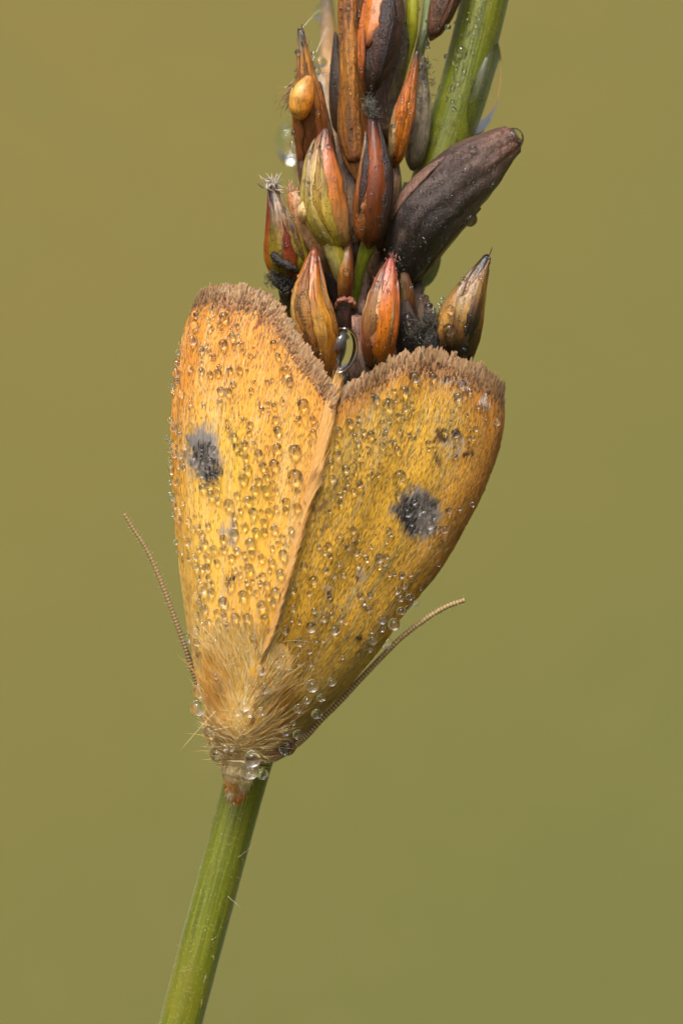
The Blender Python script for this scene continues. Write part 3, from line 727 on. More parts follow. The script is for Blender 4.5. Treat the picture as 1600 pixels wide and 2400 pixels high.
tuft('mould', [(985, 160, -0.02), (1000, 190, -0.01), (1006, 230, 0.0), (998, 150, -0.02)], 160, 0.010, 0.016, 0.0009, [(40, 34, 28), (110, 104, 90)], rnd=1.0)

# loose fibres and flakes clinging to the lower stem
def lint():
    n = 64
    py = RNG.uniform(1840, 2420, n); f = RNG.uniform(-0.98, 0.98, n)
    cx, cy = to_px(STEM_C)
    j = np.array([np.argmin(np.abs(cy - q)) for q in py])
    ph = np.arcsin(f)
    T, B, Nn = frames(STEM_C)
    out = np.sin(ph)[:, None] * B[j] + np.cos(ph)[:, None] * Nn[j]
    roots = STEM_C[j] + out * STEM_R[j][:, None] * 1.0
    D = RNG.normal(0, 1, (n, 3)) * [1, 0.2, 1] + out * 0.25
    L = 0.008 + 0.035 * RNG.random(n) ** 3
    V, Fc, m = hairs(roots, D, L, 0.0004 + 0.0006 * RNG.random(n), RNG.normal(0, 0.4, (n, 3)) * [1, 0.1, 1], 4)
    c = np.array([alb(q) for q in ((220, 214, 180), (206, 190, 120), (200, 170, 90))])[RNG.integers(0, 3, n)]
    build('lint', V, Fc, M_FUZZ, plant, np.repeat(c, m, 0), kind='stuff')
lint()

# ================================================================== the moth
moth = empty('moth', tuple(P(565, 1800, 0.0)))
tag(moth, 'small yellow orange moth with two dark wing spots resting head down on the stem', 'moth')

def coons(c0, c1, d0, d1, nu, nv):
    """c0,c1: base and termen (inner to costa); d0,d1: inner and costa (base to tip)"""
    c0, c1 = spline(c0, nu), spline(c1, nu)
    d0, d1 = spline(d0, nv), spline(d1, nv)
    u = np.linspace(0, 1, nu)[None, :, None]; v = np.linspace(0, 1, nv)[:, None, None]
    S1 = (1 - v) * c0[None] + v * c1[None]
    S2 = (1 - u) * d0[:, None] + u * d1[:, None]
    S3 = (1 - u) * (1 - v) * c0[0] + u * (1 - v) * c0[-1] + (1 - u) * v * c1[0] + u * v * c1[-1]
    return S1 + S2 - S3

WL_costa = fv([(478, 1715), (468, 1680), (463, 1620), (455, 1570), (441, 1500), (430, 1430), (420, 1360), (412, 1290), (405, 1230), (400, 1150), (395, 1080), (394, 1000), (396, 940), (403, 870), (415, 800), (430, 740), (452, 684)])
WL_inner = fv([(575, 1640), (595, 1530), (612, 1480), (632, 1420), (652, 1350), (671, 1290), (686, 1230), (700, 1180), (718, 1130), (737, 1060), (752, 990), (766, 925)])
WL_term = fv([(766, 925), (750, 888), (720, 845), (690, 800), (660, 755), (635, 712), (602, 687), (560, 675), (520, 671), (482, 672), (452, 684)])
WR_costa = fv([(640, 1735), (700, 1680), (740, 1638), (790, 1588), (840, 1530), (880, 1480), (920, 1420), (960, 1370), (1000, 1322), (1035, 1268), (1070, 1205), (1100, 1148), (1125, 1088), (1145, 1030), (1156, 970), (1155, 908)])
WR_inner = fv([(560, 1650), (578, 1510), (598, 1450), (628, 1350), (652, 1270), (672, 1200), (697, 1120), (717, 1040), (738, 960), (768, 915)])
WR_term = fv([(768, 915), (800, 903), (850, 872), (890, 849), (930, 830), (970, 821), (1010, 824), (1060, 843), (1100, 860), (1135, 882), (1155, 908)])
NU, NV = 90, 150

def ridge_y(v): return np.interp(v, [0, 0.12, 0.35, 0.7, 1.0], [-0.235, -0.262, -0.275, -0.262, -0.225])
def depth_left(u, v):
    roll = np.clip((u - 0.80) / 0.2, 0, 1)
    return ridge_y(v) + 0.02 * u + 0.055 * u ** 2 + 0.085 * roll ** 2.2 + 0.0018 * np.sin(u * 21 + 1.5 * np.sin(v * 3)) + 0.010 * (fbm(u * 3, v * 4, 5) - 0.5)
def depth_right(u, v):
    roll = np.clip((u - 0.82) / 0.18, 0, 1)
    return ridge_y(v) + 0.016 + 0.10 * u + 0.04 * u ** 2 + 0.04 * roll ** 2 + 0.0022 * np.sin(u * 23 + 2 * np.sin(v * 3)) * np.clip(v * 2, 0, 1) + 0.012 * (fbm(u * 3, v * 4, 15) - 0.5)

class Wing:
    def __init__(self, costa, inner, term, depth, side):
        base = [inner[0], ((inner[0][0] + costa[0][0]) / 2, (inner[0][1] + costa[0][1]) / 2 + 8), costa[0]]
        self.G = coons(base, term, inner, costa, NU, NV)      # px grid (v,u,2)
        u = np.linspace(0, 1, NU)[None] * np.ones((NV, 1)); v = np.linspace(0, 1, NV)[:, None] * np.ones((1, NU))
        self.side = side
        Y = depth(u, v)
        k = (DIST + Y) / DIST
        self.V = np.stack([(self.G[..., 0] - 800) / 1000 * k, Y, CAMZ + (1200 - self.G[..., 1]) / 1000 * k], -1)
        dv = np.gradient(self.V, axis=0); du = np.gradient(self.V, axis=1)
        n = np.cross(du, dv); n *= -np.sign(n[..., 1:2])
        self.Nn = n / (np.linalg.norm(n, axis=-1, keepdims=True) + 1e-12)
        self.Dv = dv / (np.linalg.norm(dv, axis=-1, keepdims=True) + 1e-12)
        self.area = np.linalg.norm(np.cross(du, dv), axis=-1)
    def at(self, u, v):
        x = np.clip(u, 0, 1) * (NU - 1); y = np.clip(v, 0, 1) * (NV - 1)
        i = np.minimum(x.astype(int), NU - 2); j = np.minimum(y.astype(int), NV - 2)
        fx = (x - i)[:, None]; fy = (y - j)[:, None]
        f = lambda A: (A[j, i] * (1 - fx) + A[j, i + 1] * fx) * (1 - fy) + (A[j + 1, i] * (1 - fx) + A[j + 1, i + 1] * fx) * fy
        return f(self.V), f(self.Nn), f(self.Dv), f(self.G)
LW = Wing(WL_costa, WL_inner, WL_term, depth_left, 0)
RW = Wing(WR_costa, WR_inner, WR_term, depth_right, 1)

def gauss(px, py, cx, cy, rx, ry):
    return np.exp(-((px - cx) / rx) ** 2 - ((py - cy) / ry) ** 2)

def wing_color(side, u, v, px, py, rnd, rnd2):
    """the wing's own pigment: yellow ground, orange margins, tan fringe zone, grey-black spots, dark single scales"""
    streak = fbm(u * 58, v * 6, 100 + side)
    patch = fbm(u * 5, v * 6, 110 + side, 3)
    yel, ora, crm, tan, brn = alb((248, 196, 70)), alb((244, 164, 62)), alb((250, 216, 140)), alb((178, 128, 82)), alb((92, 56, 34))
    gry, blk = alb((150, 142, 138)), alb((44, 38, 38))
    n = len(u)
    if side == 0:
        m = np.clip(0.16 + 0.75 * (patch - 0.35) + 0.75 * np.clip((v - 0.62) / 0.3, 0, 1) + 0.45 * np.clip((0.12 - u) / 0.12, 0, 1) + 0.25 * np.clip((u - 0.85) / 0.1, 0, 1) * (v > 0.45) + 0.5 * (streak - 0.5), 0, 1)
        c = yel[None] * (1 - m[:, None]) + ora[None] * m[:, None]
        cr = np.clip(0.55 * np.clip((0.5 - v) / 0.4, 0, 1) * np.clip((u - 0.45) / 0.4, 0, 1) + 0.45 * np.clip((streak - 0.5) * 4, 0, 1), 0, 0.85)
        c = c * (1 - cr[:, None]) + crm * cr[:, None]
        dark_p = 0.04 + 0.26 * np.clip((v - 0.42) / 0.4, 0, 1) * (0.4 + 0.9 * fbm(u * 9, v * 7, 130))
    else:
        yel2, oli = alb((236, 180, 58)), alb((192, 154, 60))  # duller olive ground: the turned-away wing's shade and wetness put into the colour
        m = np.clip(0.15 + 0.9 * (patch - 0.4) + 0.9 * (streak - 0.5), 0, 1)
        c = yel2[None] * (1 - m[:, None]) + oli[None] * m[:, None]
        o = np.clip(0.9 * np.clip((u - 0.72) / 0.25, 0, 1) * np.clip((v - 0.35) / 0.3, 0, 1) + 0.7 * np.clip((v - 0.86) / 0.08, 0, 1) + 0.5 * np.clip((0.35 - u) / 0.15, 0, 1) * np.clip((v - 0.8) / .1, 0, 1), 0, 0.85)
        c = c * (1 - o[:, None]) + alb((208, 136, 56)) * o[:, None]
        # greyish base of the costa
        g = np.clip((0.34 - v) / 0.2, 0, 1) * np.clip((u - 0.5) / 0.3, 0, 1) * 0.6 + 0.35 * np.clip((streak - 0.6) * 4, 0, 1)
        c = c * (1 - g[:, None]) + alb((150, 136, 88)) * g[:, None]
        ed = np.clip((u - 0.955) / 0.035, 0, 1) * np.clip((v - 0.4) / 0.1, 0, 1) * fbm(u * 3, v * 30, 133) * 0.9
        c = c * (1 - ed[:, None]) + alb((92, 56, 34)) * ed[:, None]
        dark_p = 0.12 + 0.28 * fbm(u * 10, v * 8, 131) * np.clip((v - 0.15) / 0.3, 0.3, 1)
    gs = np.clip((fbm(u * 26, v * 3.2, 120 + side) - 0.58) * 5, 0, 1) * (0.35 if side == 0 else 0.5) * np.clip((v - 0.1) / 0.2, 0, 1)
    c = c * (1 - gs[:, None]) + alb((178, 160, 112)) * gs[:, None]
    # pale grey scales here and there
    gp = np.clip(fbm(u * 8, v * 7, 140 + side) - 0.5, 0, 1) * 0.7
    s = rnd2 < gp
    c[s] = c[s] * 0.4 + alb((214, 200, 170)) * 0.6
    s = rnd < dark_p
    c[s] = c[s] * 0.32 + alb((96, 78, 58)) * 0.68
    # fringe zone
    fz = np.clip((v - (0.938 if side == 0 else 0.932) + 0.03 * (fbm(u * 12, v * 3, 150 + side) - 0.5) + 0.05 * (rnd2 - 0.5)) / 0.04, 0, 1)
    c = c * (1 - fz[:, None]) + tan * fz[:, None]
    band = fz * np.exp(-((v - 0.963) / 0.02) ** 2) * (fbm(u * 60, v * 20, 160) > 0.46)
    c = c * (1 - 0.75 * band[:, None]) + brn * 0.75 * band[:, None]
    s = (rnd < 0.40) & (fz > 0.1)
    c[s] = c[s] * 0.25 + alb((96, 58, 36)) * 0.75
    # spots and marks
    def mark(cx, cy, rx, ry, col, amt, jit=0.5):
        nonlocal c
        g = gauss(px + 26 * (fbm(px / 18, py / 18, 171) - 0.5) * 2, py + 26 * (fbm(px / 18, py / 18, 172) - 0.5) * 2, cx, cy, rx, ry)
        g = np.clip((g - 0.22) * 3.2, 0, 1) * amt * (1 - jit + jit * 2 * rnd)
        g = np.clip(g, 0, 1)[:, None]
        c = c * (1 - g) + col * g
    if side == 0:
        mark(480, 1078, 42, 60, gry, 1.0, 0.2)
        mark(468, 1062, 26, 34, blk, 0.85, 0.7)
        mark(494, 1112, 24, 30, blk, 0.7, 0.7)
        mark(465, 1040, 20, 20, gry, 0.8)
        mark(540, 1365, 12, 16, blk, 0.8)
        mark(538, 1265, 14, 34, gry, 0.6)
        mark(600, 775, 12, 12, alb((120, 60, 40)), 0.7)
        mark(520, 735, 22, 14, alb((150, 100, 80)), 0.8)
        mark(548, 775, 14, 14, alb((150, 100, 80)), 0.7)
    else:
        mark(972, 1214, 52, 52, gry, 1.0, 0.2)
        mark(956, 1238, 34, 24, blk, 0.9, 0.6)
        mark(950, 1200, 26, 26, blk, 0.8, 0.7)
        mark(1000, 1198, 24, 20, blk, 0.7, 0.7)
        for q in ((1052, 905, 10, 10), (1092, 915, 10, 10), (1130, 952, 10, 12)): mark(*q, alb((214, 206, 200)), 0.9)
        for q in ((1054, 895, 12, 10), (1140, 928, 8, 12), (1031, 1035, 14, 12), (1070, 1040, 9, 16), (1095, 1085, 8, 14), (1012, 1085, 8, 10), (765, 1410, 12, 12), (821, 1365, 10, 10), (830, 1510, 8, 10), (958, 1035, 8, 8)): mark(*q, alb((70, 40, 32)), 0.85)
        for q in ((1040, 1055, 12, 14), (1068, 1065, 8, 14), (760, 1395, 12, 10), (835, 1360, 10, 14)): mark(*q, alb((190, 180, 166)), 0.6)
        mark(737, 1205, 22, 12, alb((130, 90, 60)), 0.7)
    return c

def make_wing(w, label):
    u = (np.linspace(0, 1, NU)[None] * np.ones((NV, 1))).ravel(); v = (np.linspace(0, 1, NV)[:, None] * np.ones((1, NU))).ravel()
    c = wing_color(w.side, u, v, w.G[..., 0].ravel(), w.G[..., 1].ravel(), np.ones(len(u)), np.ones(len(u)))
    V = w.V.reshape(-1, 3); B = V - w.Nn.reshape(-1, 3) * 0.005
    g = gridF(NV, NU); nn = NU * NV
    rim = []
    for i in range(NV - 1):
        rim += [[i * NU, (i + 1) * NU, (i + 1) * NU + nn, i * NU + nn], [i * NU + NU - 1 + nn, (i + 1) * NU + NU - 1 + nn, (i + 1) * NU + NU - 1, i * NU + NU - 1]]
    for j in range(NU - 1):
        rim += [[j, j + nn, j + 1 + nn, j + 1], [(NV - 1) * NU + j + 1, (NV - 1) * NU + j + 1 + nn, (NV - 1) * NU + j + nn, (NV - 1) * NU + j]]
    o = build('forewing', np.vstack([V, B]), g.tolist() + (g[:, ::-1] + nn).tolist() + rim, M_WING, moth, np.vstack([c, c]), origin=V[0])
    o['label'] = label
    solid('moth', V, g)
    # overlapping scales
    n = 52000
    wgt = w.area.ravel(); idx = RNG.choice(len(wgt), n, p=wgt / wgt.sum())
    uu = np.clip((idx % NU + RNG.uniform(-.5, .5, n)) / (NU - 1), 0, 1); vv = np.clip((idx // NU + RNG.uniform(-.5, .5, n)) / (NV - 1), 0, 0.995)
    Pp, Nn, Dv, G = w.at(uu, vv)
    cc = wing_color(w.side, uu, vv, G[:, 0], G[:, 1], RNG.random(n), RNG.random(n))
    cc *= RNG.uniform(0.86, 1.12, n)[:, None]
    Sd = np.cross(Dv, Nn); Sd /= np.linalg.norm(Sd, axis=1)[:, None]
    D = Dv + Sd * RNG.normal(0, 0.045, n)[:, None]; D /= np.linalg.norm(D, axis=1)[:, None]
    L = RNG.uniform(0.014, 0.028, n)[:, None]; Wd = RNG.uniform(0.0008, 0.0016, n)[:, None]
    lift = RNG.uniform(0.0003, 0.0009, n)[:, None]
    roll = RNG.normal(0, 0.00018, n)[:, None]
    b = Pp + Nn * 0.0004
    Vq = np.stack([b - Sd * Wd * 0.7, b + Sd * Wd * 0.7, b + D * L * 0.75 + Sd * Wd + Nn * (lift + roll), b + D * L + Nn * lift, b + D * L * 0.75 - Sd * Wd + Nn * (lift - roll)], 1)
    Fc = np.arange(n)[:, None] * 5 + np.arange(5)[None]
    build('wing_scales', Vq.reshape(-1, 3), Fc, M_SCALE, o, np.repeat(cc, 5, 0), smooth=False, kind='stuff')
    return o

def make_fringe(w, wing, n, ln, u0=0.0, u1=1.0):
    s = RNG.uniform(u0, u1, n)
    row = RNG.random(n) ** 0.7
    vv = 0.955 + 0.045 * row
    Pp, Nn, Dv, G = w.at(s, vv)
    # outward = away from the wing across the termen
    Pt, _, _, _ = w.at(np.clip(s + 0.006, 0, 1), np.ones(n)); Pt0, _, _, _ = w.at(np.clip(s - 0.006, 0, 1), np.ones(n))
    tang = Pt - Pt0; tang /= np.linalg.norm(tang, axis=1)[:, None] + 1e-12
    out = np.cross(tang, Nn); out *= np.sign((out * Dv).sum(1))[:, None]
    clump = fbm(s * 46, s * 3, 200 + w.side, 2)
    clump2 = hash2(np.floor(s * 95 + 1.5 * vnoise(s * 40, s, 4)), np.zeros(n), 9 + w.side)
    D = 0.62 * Dv + 0.5 * out + tang * RNG.normal(0, 0.10, n)[:, None] + tang * ((clump2 - 0.5) * 0.35)[:, None]
    D /= np.linalg.norm(D, axis=1)[:, None]
    Sd = np.cross(D, Nn); Sd /= np.linalg.norm(Sd, axis=1)[:, None]
    L = (ln * (0.30 + 0.6 * clump + 0.55 * clump2) * RNG.uniform(0.75, 1.15, n) * (0.35 + 0.65 * row))[:, None]
    Wd = RNG.uniform(0.0013, 0.0026, n)[:, None]
    b = Pp + Nn * (0.0008 + 0.0012 * RNG.random(n))[:, None]
    lift = RNG.normal(0.0, 0.0016, n)[:, None]
    Vq = np.stack([b - Sd * Wd * 0.5, b + Sd * Wd * 0.5, b + D * L * 0.8 + Sd * Wd + Nn * lift, b + D * L * 0.97 + Sd * Wd * 0.6 + Nn * lift, b + D * L - Sd * Wd * 0.4 + Nn * lift, b + D * L * 0.8 - Sd * Wd + Nn * lift], 1)
    base = np.array([alb(c) for c in ((206, 162, 112), (190, 144, 96), (226, 192, 146), (166, 120, 78), (100, 66, 42), (176, 152, 128))])
    c = base[RNG.choice(6, n, p=[.26, .24, .16, .16, .1, .08])]
    inn = np.clip((0.8 - row) / 0.5, 0, 1)[:, None]
    dk = (RNG.random(n) < 0.36)[:, None]
    c = np.where((inn > 0.2) & dk, alb((112, 66, 38)), c * (1 - 0.5 * inn) + alb((222, 150, 76)) * 0.5 * inn)
    tip = c * 0.65 + 0.35 * alb((196, 166, 134))
    ends = np.clip((s - 0.78) / 0.15, 0, 1)[:, None] if True else 0       # greyer and darker towards the apex
    c = c * (1 - 0.2 * ends); tip = tip * (1 - 0.2 * ends)
    cc = np.stack([c * 0.9, c * 0.9, tip, tip, tip, tip], 1).reshape(-1, 3)
    Fc = np.arange(n)[:, None] * 6 + np.arange(6)[None]
    build('wing_fringe', Vq.reshape(-1, 3), Fc, M_FRINGE, wing, cc, smooth=False, kind='stuff')

wing_l = make_wing(LW, 'bright yellow forewing lying on top of the other')
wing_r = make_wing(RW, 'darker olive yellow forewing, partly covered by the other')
make_fringe(LW, wing_l, 3000, 0.023)
make_fringe(RW, wing_r, 3200, 0.027)

def inner_fringe():
    """soft pinkish fringe along the overlapping inner margin"""
    n = 2600
    v = RNG.uniform(0.16, 1.0, n)
    u = RNG.uniform(0.0, 0.07, n) * np.clip(v * 1.4, 0.3, 1)
    Pp, Nn, Dv, G = LW.at(u, v)
    Sd = np.cross(Dv, Nn); Sd /= np.linalg.norm(Sd, axis=1)[:, None]
    Sd *= np.sign(Sd[:, 0:1])
    D = Dv + Sd * RNG.normal(0.10, 0.06, n)[:, None] + Nn * 0.03
    L = RNG.uniform(0.04, 0.085, n) * np.clip(0.5 + v * 0.6, 0, 1)
    V, Fc, m = hairs(Pp + Nn * 0.001, D, L, RNG.uniform(0.0009, 0.0016, n), Sd * RNG.uniform(0.0, 0.05, n)[:, None] - Nn * 0.05)
    pal = np.array([alb(c) for c in ((240, 184, 100), (238, 172, 78), (232, 190, 124), (220, 156, 84), (244, 200, 116))])
    c = pal[RNG.integers(0, 5, n)]
    build('wing_fringe', V, Fc, M_FRINGE, wing_l, np.repeat(c, m, 0), kind='stuff')
inner_fringe()

# ---- body: abdomen, thorax, head and snout as one surface, legs drawn out of it
def make_body():
    pts = [(700, 1120, -0.12), (650, 1320, -0.15), (612, 1480, -0.17), (582, 1580, -0.185), (572, 1650, -0.19), (568, 1710, -0.18), (562, 1765, -0.155), (556, 1805, -0.13), (552, 1840, -0.115)]
    C = spline([P(*p) for p in pts], 80)
    R = np.interp(np.linspace(0, 1, 80), np.linspace(0, 1, 11), [8, 40, 54, 60, 66, 90, 100, 88, 62, 40, 12]) / 1000
    V, Fc = tube(C, R, 28, 0.72)
    col = np.tile(alb((228, 182, 104)), (len(V), 1))
    parts_v, parts_f, parts_c = [V], list(Fc), [col]
    off = len(V)
    legs = [[(598, 1740, -0.15), (640, 1768, -0.13), (668, 1748, -0.06), (628, 1722, 0.0), (612, 1728, 0.02)],
            [(560, 1745, -0.14), (528, 1765, -0.10), (545, 1790, -0.03), (572, 1800, 0.0)],
            [(600, 1650, -0.14), (660, 1620, -0.08), (668, 1570, -0.01), (650, 1560, 0.01)],
            [(560, 1650, -0.14), (560, 1600, -0.06), (610, 1590, 0.0), (632, 1590, 0.01)],
            [(610, 1560, -0.13), (690, 1500, -0.06), (700, 1440, 0.0), (690, 1440, 0.01)],
            [(590, 1560, -0.13), (600, 1480, -0.05), (650, 1450, 0.0), (668, 1450, 0.01)]]
    for L in legs:
        c = spline([P(*p) for p in L], 24)
        v, f = tube(c, np.interp(np.linspace(0, 1, 24), [0, .3, .6, 1], [0.014, 0.010, 0.008, 0.004]), 8)
        parts_v.append(v); parts_f += [[i + off for i in q] for q in f]; off += len(v)
        parts_c.append(np.tile(alb((150, 110, 74)), (len(v), 1)))
    solid('moth', V, Fc)
    o = build('body', np.vstack(parts_v), parts_f, M_BODY, moth, np.vstack(parts_c), origin=C[40])
    return o, C, R
body, BODY_C, BODY_R = make_body()

# ---- front surface of the moth, for rooting fur
MOTH_T = bvh('moth')
def moth_front(px, py):
    out = np.full((len(px), 3), np.nan)
    for i, (a, b) in enumerate(zip(px, py)):
        h = look(MOTH_T, a, b)
        if h: out[i] = h[0]
    return out

def make_fur():
    n = 8000
    px = RNG.normal(570, 68, n * 2); py = RNG.uniform(1530, 1795, n * 2)
    # the fur patch: wide at the thorax, narrow at the head
    left = np.interp(py, [1490, 1560, 1620, 1700, 1760, 1800], [548, 508, 488, 494, 520, 538])
    right = np.interp(py, [1490, 1560, 1620, 1700, 1760, 1800], [600, 622, 650, 664, 636, 588])
    keep = (px > left) & (px < right)
    px, py = px[keep][:n], py[keep][:n]
    n = len(px)
    roots = moth_front(px, py)
    ok = ~np.isnan(roots[:, 0])
    roots, px, py = roots[ok], px[ok], py[ok]
    n = len(px)
    # flow: up and outwards from the head
    fx = (px - 566) / 100.0
    tuftl = np.exp(-((px - 505) / 34) ** 2 - ((py - 1650) / 55) ** 2)
    tuftr = np.exp(-((px - 650) / 30) ** 2 - ((py - 1690) / 55) ** 2)
    cl = fbm(px / 13, py / 34, 300, 2) - 0.5
    ang = np.radians(16) * fx + cl * 1.1 - 0.05 * tuftl + 0.3 * tuftr + 0.35 * np.clip((525 - px) / 40, 0, 1) + RNG.normal(0, 0.16, n)
    head = np.clip((py - 1700) / 60, 0, 1)
    ang = ang + head * RNG.normal(0, 0.6, n)
    D = np.stack([np.sin(ang), -0.10 - 0.22 * RNG.random(n) - 0.3 * head * RNG.random(n), np.cos(ang) * (1 - 0.5 * head) - 0.25 * head * RNG.random(n)], 1)
    L = RNG.uniform(0.045, 0.115, n) * (1 - 0.45 * head)
    bend = np.stack([RNG.normal(0, 0.15, n), np.full(n, 0.22), RNG.normal(0, 0.05, n)], 1)
    V, Fc, m = hairs(roots, D, L, RNG.uniform(0.0006, 0.0014, n), bend, 4)
    pal = np.array([alb(c) for c in ((250, 220, 140), (248, 202, 100), (244, 180, 66), (253, 238, 188), (242, 188, 84), (244, 210, 140))])
    orange = np.clip(1.2 * tuftl + 1.2 * tuftr + 0.9 * (fbm(px / 26, py / 60, 310) - 0.4), 0, 1)
    c = pal[RNG.choice(6, n, p=[.28, .26, .08, .18, .1, .1])]
    c = c * (1 - 0.7 * orange[:, None]) + alb((240, 172, 64)) * 0.7 * orange[:, None]
    c = c * (1 - 0.5 * head[:, None]) + alb((232, 204, 156)) * 0.5 * head[:, None]
    red = np.exp(-((px - 592) / 8) ** 2 - ((py - 1690) / 16) ** 2)[:, None]
    c = c * (1 - red) + alb((120, 26, 22)) * red
    build('thorax_fur', V, Fc, M_FUR, body, np.repeat(c, m, 0), kind='stuff')
    # long loose hairs
    k = 90
    px = RNG.uniform(505, 680, k); py = RNG.uniform(1480, 1790, k)
    roots = moth_front(px, py)
    ok = ~np.isnan(roots[:, 0])
    roots, px, py = roots[ok], px[ok], py[ok]
    k = len(px)
    a = RNG.normal(0, 0.8, k) + (px - 570) / 160
    D = np.stack([np.sin(a), -0.25 - 0.3 * RNG.random(k), np.cos(a)], 1)
    V, Fc, m = hairs(roots, D, RNG.uniform(0.05, 0.10, k), np.full(k, 0.0008), RNG.normal(0, 0.3, (k, 3)), 5)
    build('loose_hairs', V, Fc, M_FUR, body, np.tile(alb((240, 220, 176)), (len(V), 1)), kind='stuff')
make_fur()

# ---- palps: two scaly cones below the head
def make_palp(pts, radii, cols):
    C = spline([P(*p) for p in pts], 30)
    V, Fc = tube(C, np.interp(np.linspace(0, 1, 30), np.linspace(0, 1, len(radii)), radii) / 1000, 12, 0.8)
    ctr = np.repeat(C, 12, 0)
    V = ctr + (V - ctr) * (0.85 + 0.4 * fbm(np.tile(np.arange(12) * 1.3, 30), np.repeat(np.arange(30) * 0.8, 12), 5))[:, None]
    c = colmap(cols, np.repeat(np.linspace(0, 1, 30), 12))
    o = build('palp', V, Fc, M_BODY, moth, c)
    n = 260
    k = RNG.integers(0, 28, n)
    T, B, Nn = frames(C)
    a = RNG.uniform(0, 2 * np.pi, n)
    R = np.interp(k / 29, np.linspace(0, 1, len(radii)), radii) / 1000
    dirn = np.cos(a)[:, None] * B[k] + np.sin(a)[:, None] * Nn[k] * 0.8
    roots = C[k] + dirn * R[:, None] * 0.9
    V, Fc, m = hairs(roots, T[k] + dirn * 0.22 + RNG.normal(0, 0.12, (n, 3)), RNG.uniform(0.010, 0.022, n), RNG.uniform(0.001, 0.002, n), RNG.normal(0, 0.1, (n, 3)))
    cc = colmap(cols, k / 29) * RNG.uniform(0.7, 1.25, n)[:, None]
    build('palp_scales', V, Fc, M_FUR, o, np.repeat(cc, m, 0), kind='stuff')
make_palp([(550, 1770, -0.165), (548, 1815, -0.145), (545, 1850, -0.12), (543, 1880, -0.105)], [34, 26, 17, 5], [(0, (232, 208, 166)), (0.4, (226, 200, 160)), (0.6, (236, 170, 90)), (0.8, (246, 230, 196)), (1, (224, 150, 70))])
make_palp([(575, 1772, -0.165), (572, 1815, -0.145), (566, 1848, -0.12), (556, 1882, -0.105)], [34, 26, 17, 5], [(0, (232, 208, 166)), (0.4, (222, 200, 166)), (0.6, (226, 206, 180)), (0.8, (220, 160, 100)), (1, (206, 124, 60))])

# ---- antennae: ringed tubes
def make_antenna(pts, r0, r1, dark, light, label):
    C = spline([P(*p) for p in pts], 60)
    Ltot = np.linalg.norm(np.diff(C, axis=0), axis=1).sum()
    nseg = int(Ltot / 0.0078)
    per = 5
    C = spline(C, nseg * per)
    t = np.linspace(0, 1, len(C))
    ph = (np.arange(len(C)) % per) / per
    R = (r0 + (r1 - r0) * t) * (1 + 0.16 * np.sin(np.pi * ph))
    V, Fc = tube(C, R, 9)
    f = (0.5 - 0.5 * np.cos(2 * np.pi * ph))
    lightc, darkc = alb(light), alb(dark)
    tip = np.clip((t - 0.35) / 0.4, 0, 1)[:, None]
    d = darkc * (1 - tip) + alb((128, 106, 70)) * tip
    c = d * (1 - f[:, None]) + lightc * f[:, None]
    o = build('antenna', V, Fc, M_ANT, moth, np.repeat(c, 9, 0), origin=C[0])
    o['label'] = label
    T, B, Nn = frames(C)
    n = nseg * 2
    k = (np.arange(n) // 2 * per + per // 2) % len(C)
    a = RNG.uniform(0, 2 * np.pi, n)
    dirn = np.cos(a)[:, None] * B[k] + np.sin(a)[:, None] * Nn[k]
    V, Fc, m = hairs(C[k] + dirn * R[k][:, None] * 0.8, dirn + 0.5 * T[k], np.full(n, 0.011), np.full(n, 0.00045), RNG.normal(0, 0.1, (n, 3)), 2)
    build('cilia', V, Fc, M_FUR, o, np.tile(alb((214, 196, 150)), (len(V), 1)), kind='stuff')
A1 = [(515, 1735, -0.17), (482, 1690, -0.11)] + [(a * F, b * F, y) for a, b, y in ((462, 1610, -0.075), (455, 1575, -0.075), (441, 1535, -0.08), (427, 1490, -0.085), (409, 1440, -0.09), (391, 1390, -0.095), (372, 1340, -0.10), (351, 1290, -0.105), (330, 1250, -0.11), (307, 1216, -0.115), (286, 1180, -0.12))]
A2 = [(598, 1768, -0.17), (640, 1778, -0.13)] + [(a * F, b * F, y) for a, b, y in ((690, 1702, -0.05), (738, 1652, -0.04), (780, 1611, -0.04), (830, 1557, -0.04), (880, 1505, -0.045), (922, 1464, -0.05), (970, 1427, -0.055), (1020, 1396, -0.06), (1067, 1378, -0.065))]
make_antenna(A1, 0.0072, 0.0034, (70, 52, 34), (186, 156, 112), 'antenna bending away past the brighter wing')
make_antenna(A2, 0.0078, 0.0050, (74, 54, 36), (190, 160, 112), 'antenna reaching out past the darker wing')

# ================================================================== dew
def ico(sub):
    import bmesh
    bm = bmesh.new(); bmesh.ops.create_icosphere(bm, subdivisions=sub, radius=1.0)
    V = np.array([v.co[:] for v in bm.verts]); Fc = [[v.index for v in f.verts] for f in bm.faces]
    bm.free(); return V, Fc

def drop_mesh(name, sub=4, sag=0.0):
    V, Fc = ico(sub)
    me = bpy.data.meshes.new(name)
    V = V.copy(); V[:, 2] *= 1 - sag
    me.from_pydata(V.tolist(), [], Fc)
    me.polygons.foreach_set('use_smooth', np.ones(len(me.polygons), bool))
    me.materials.append(M_WATER); me.update()
    return me
DROP_MESH = drop_mesh('dew_drop', 4, 0.03)

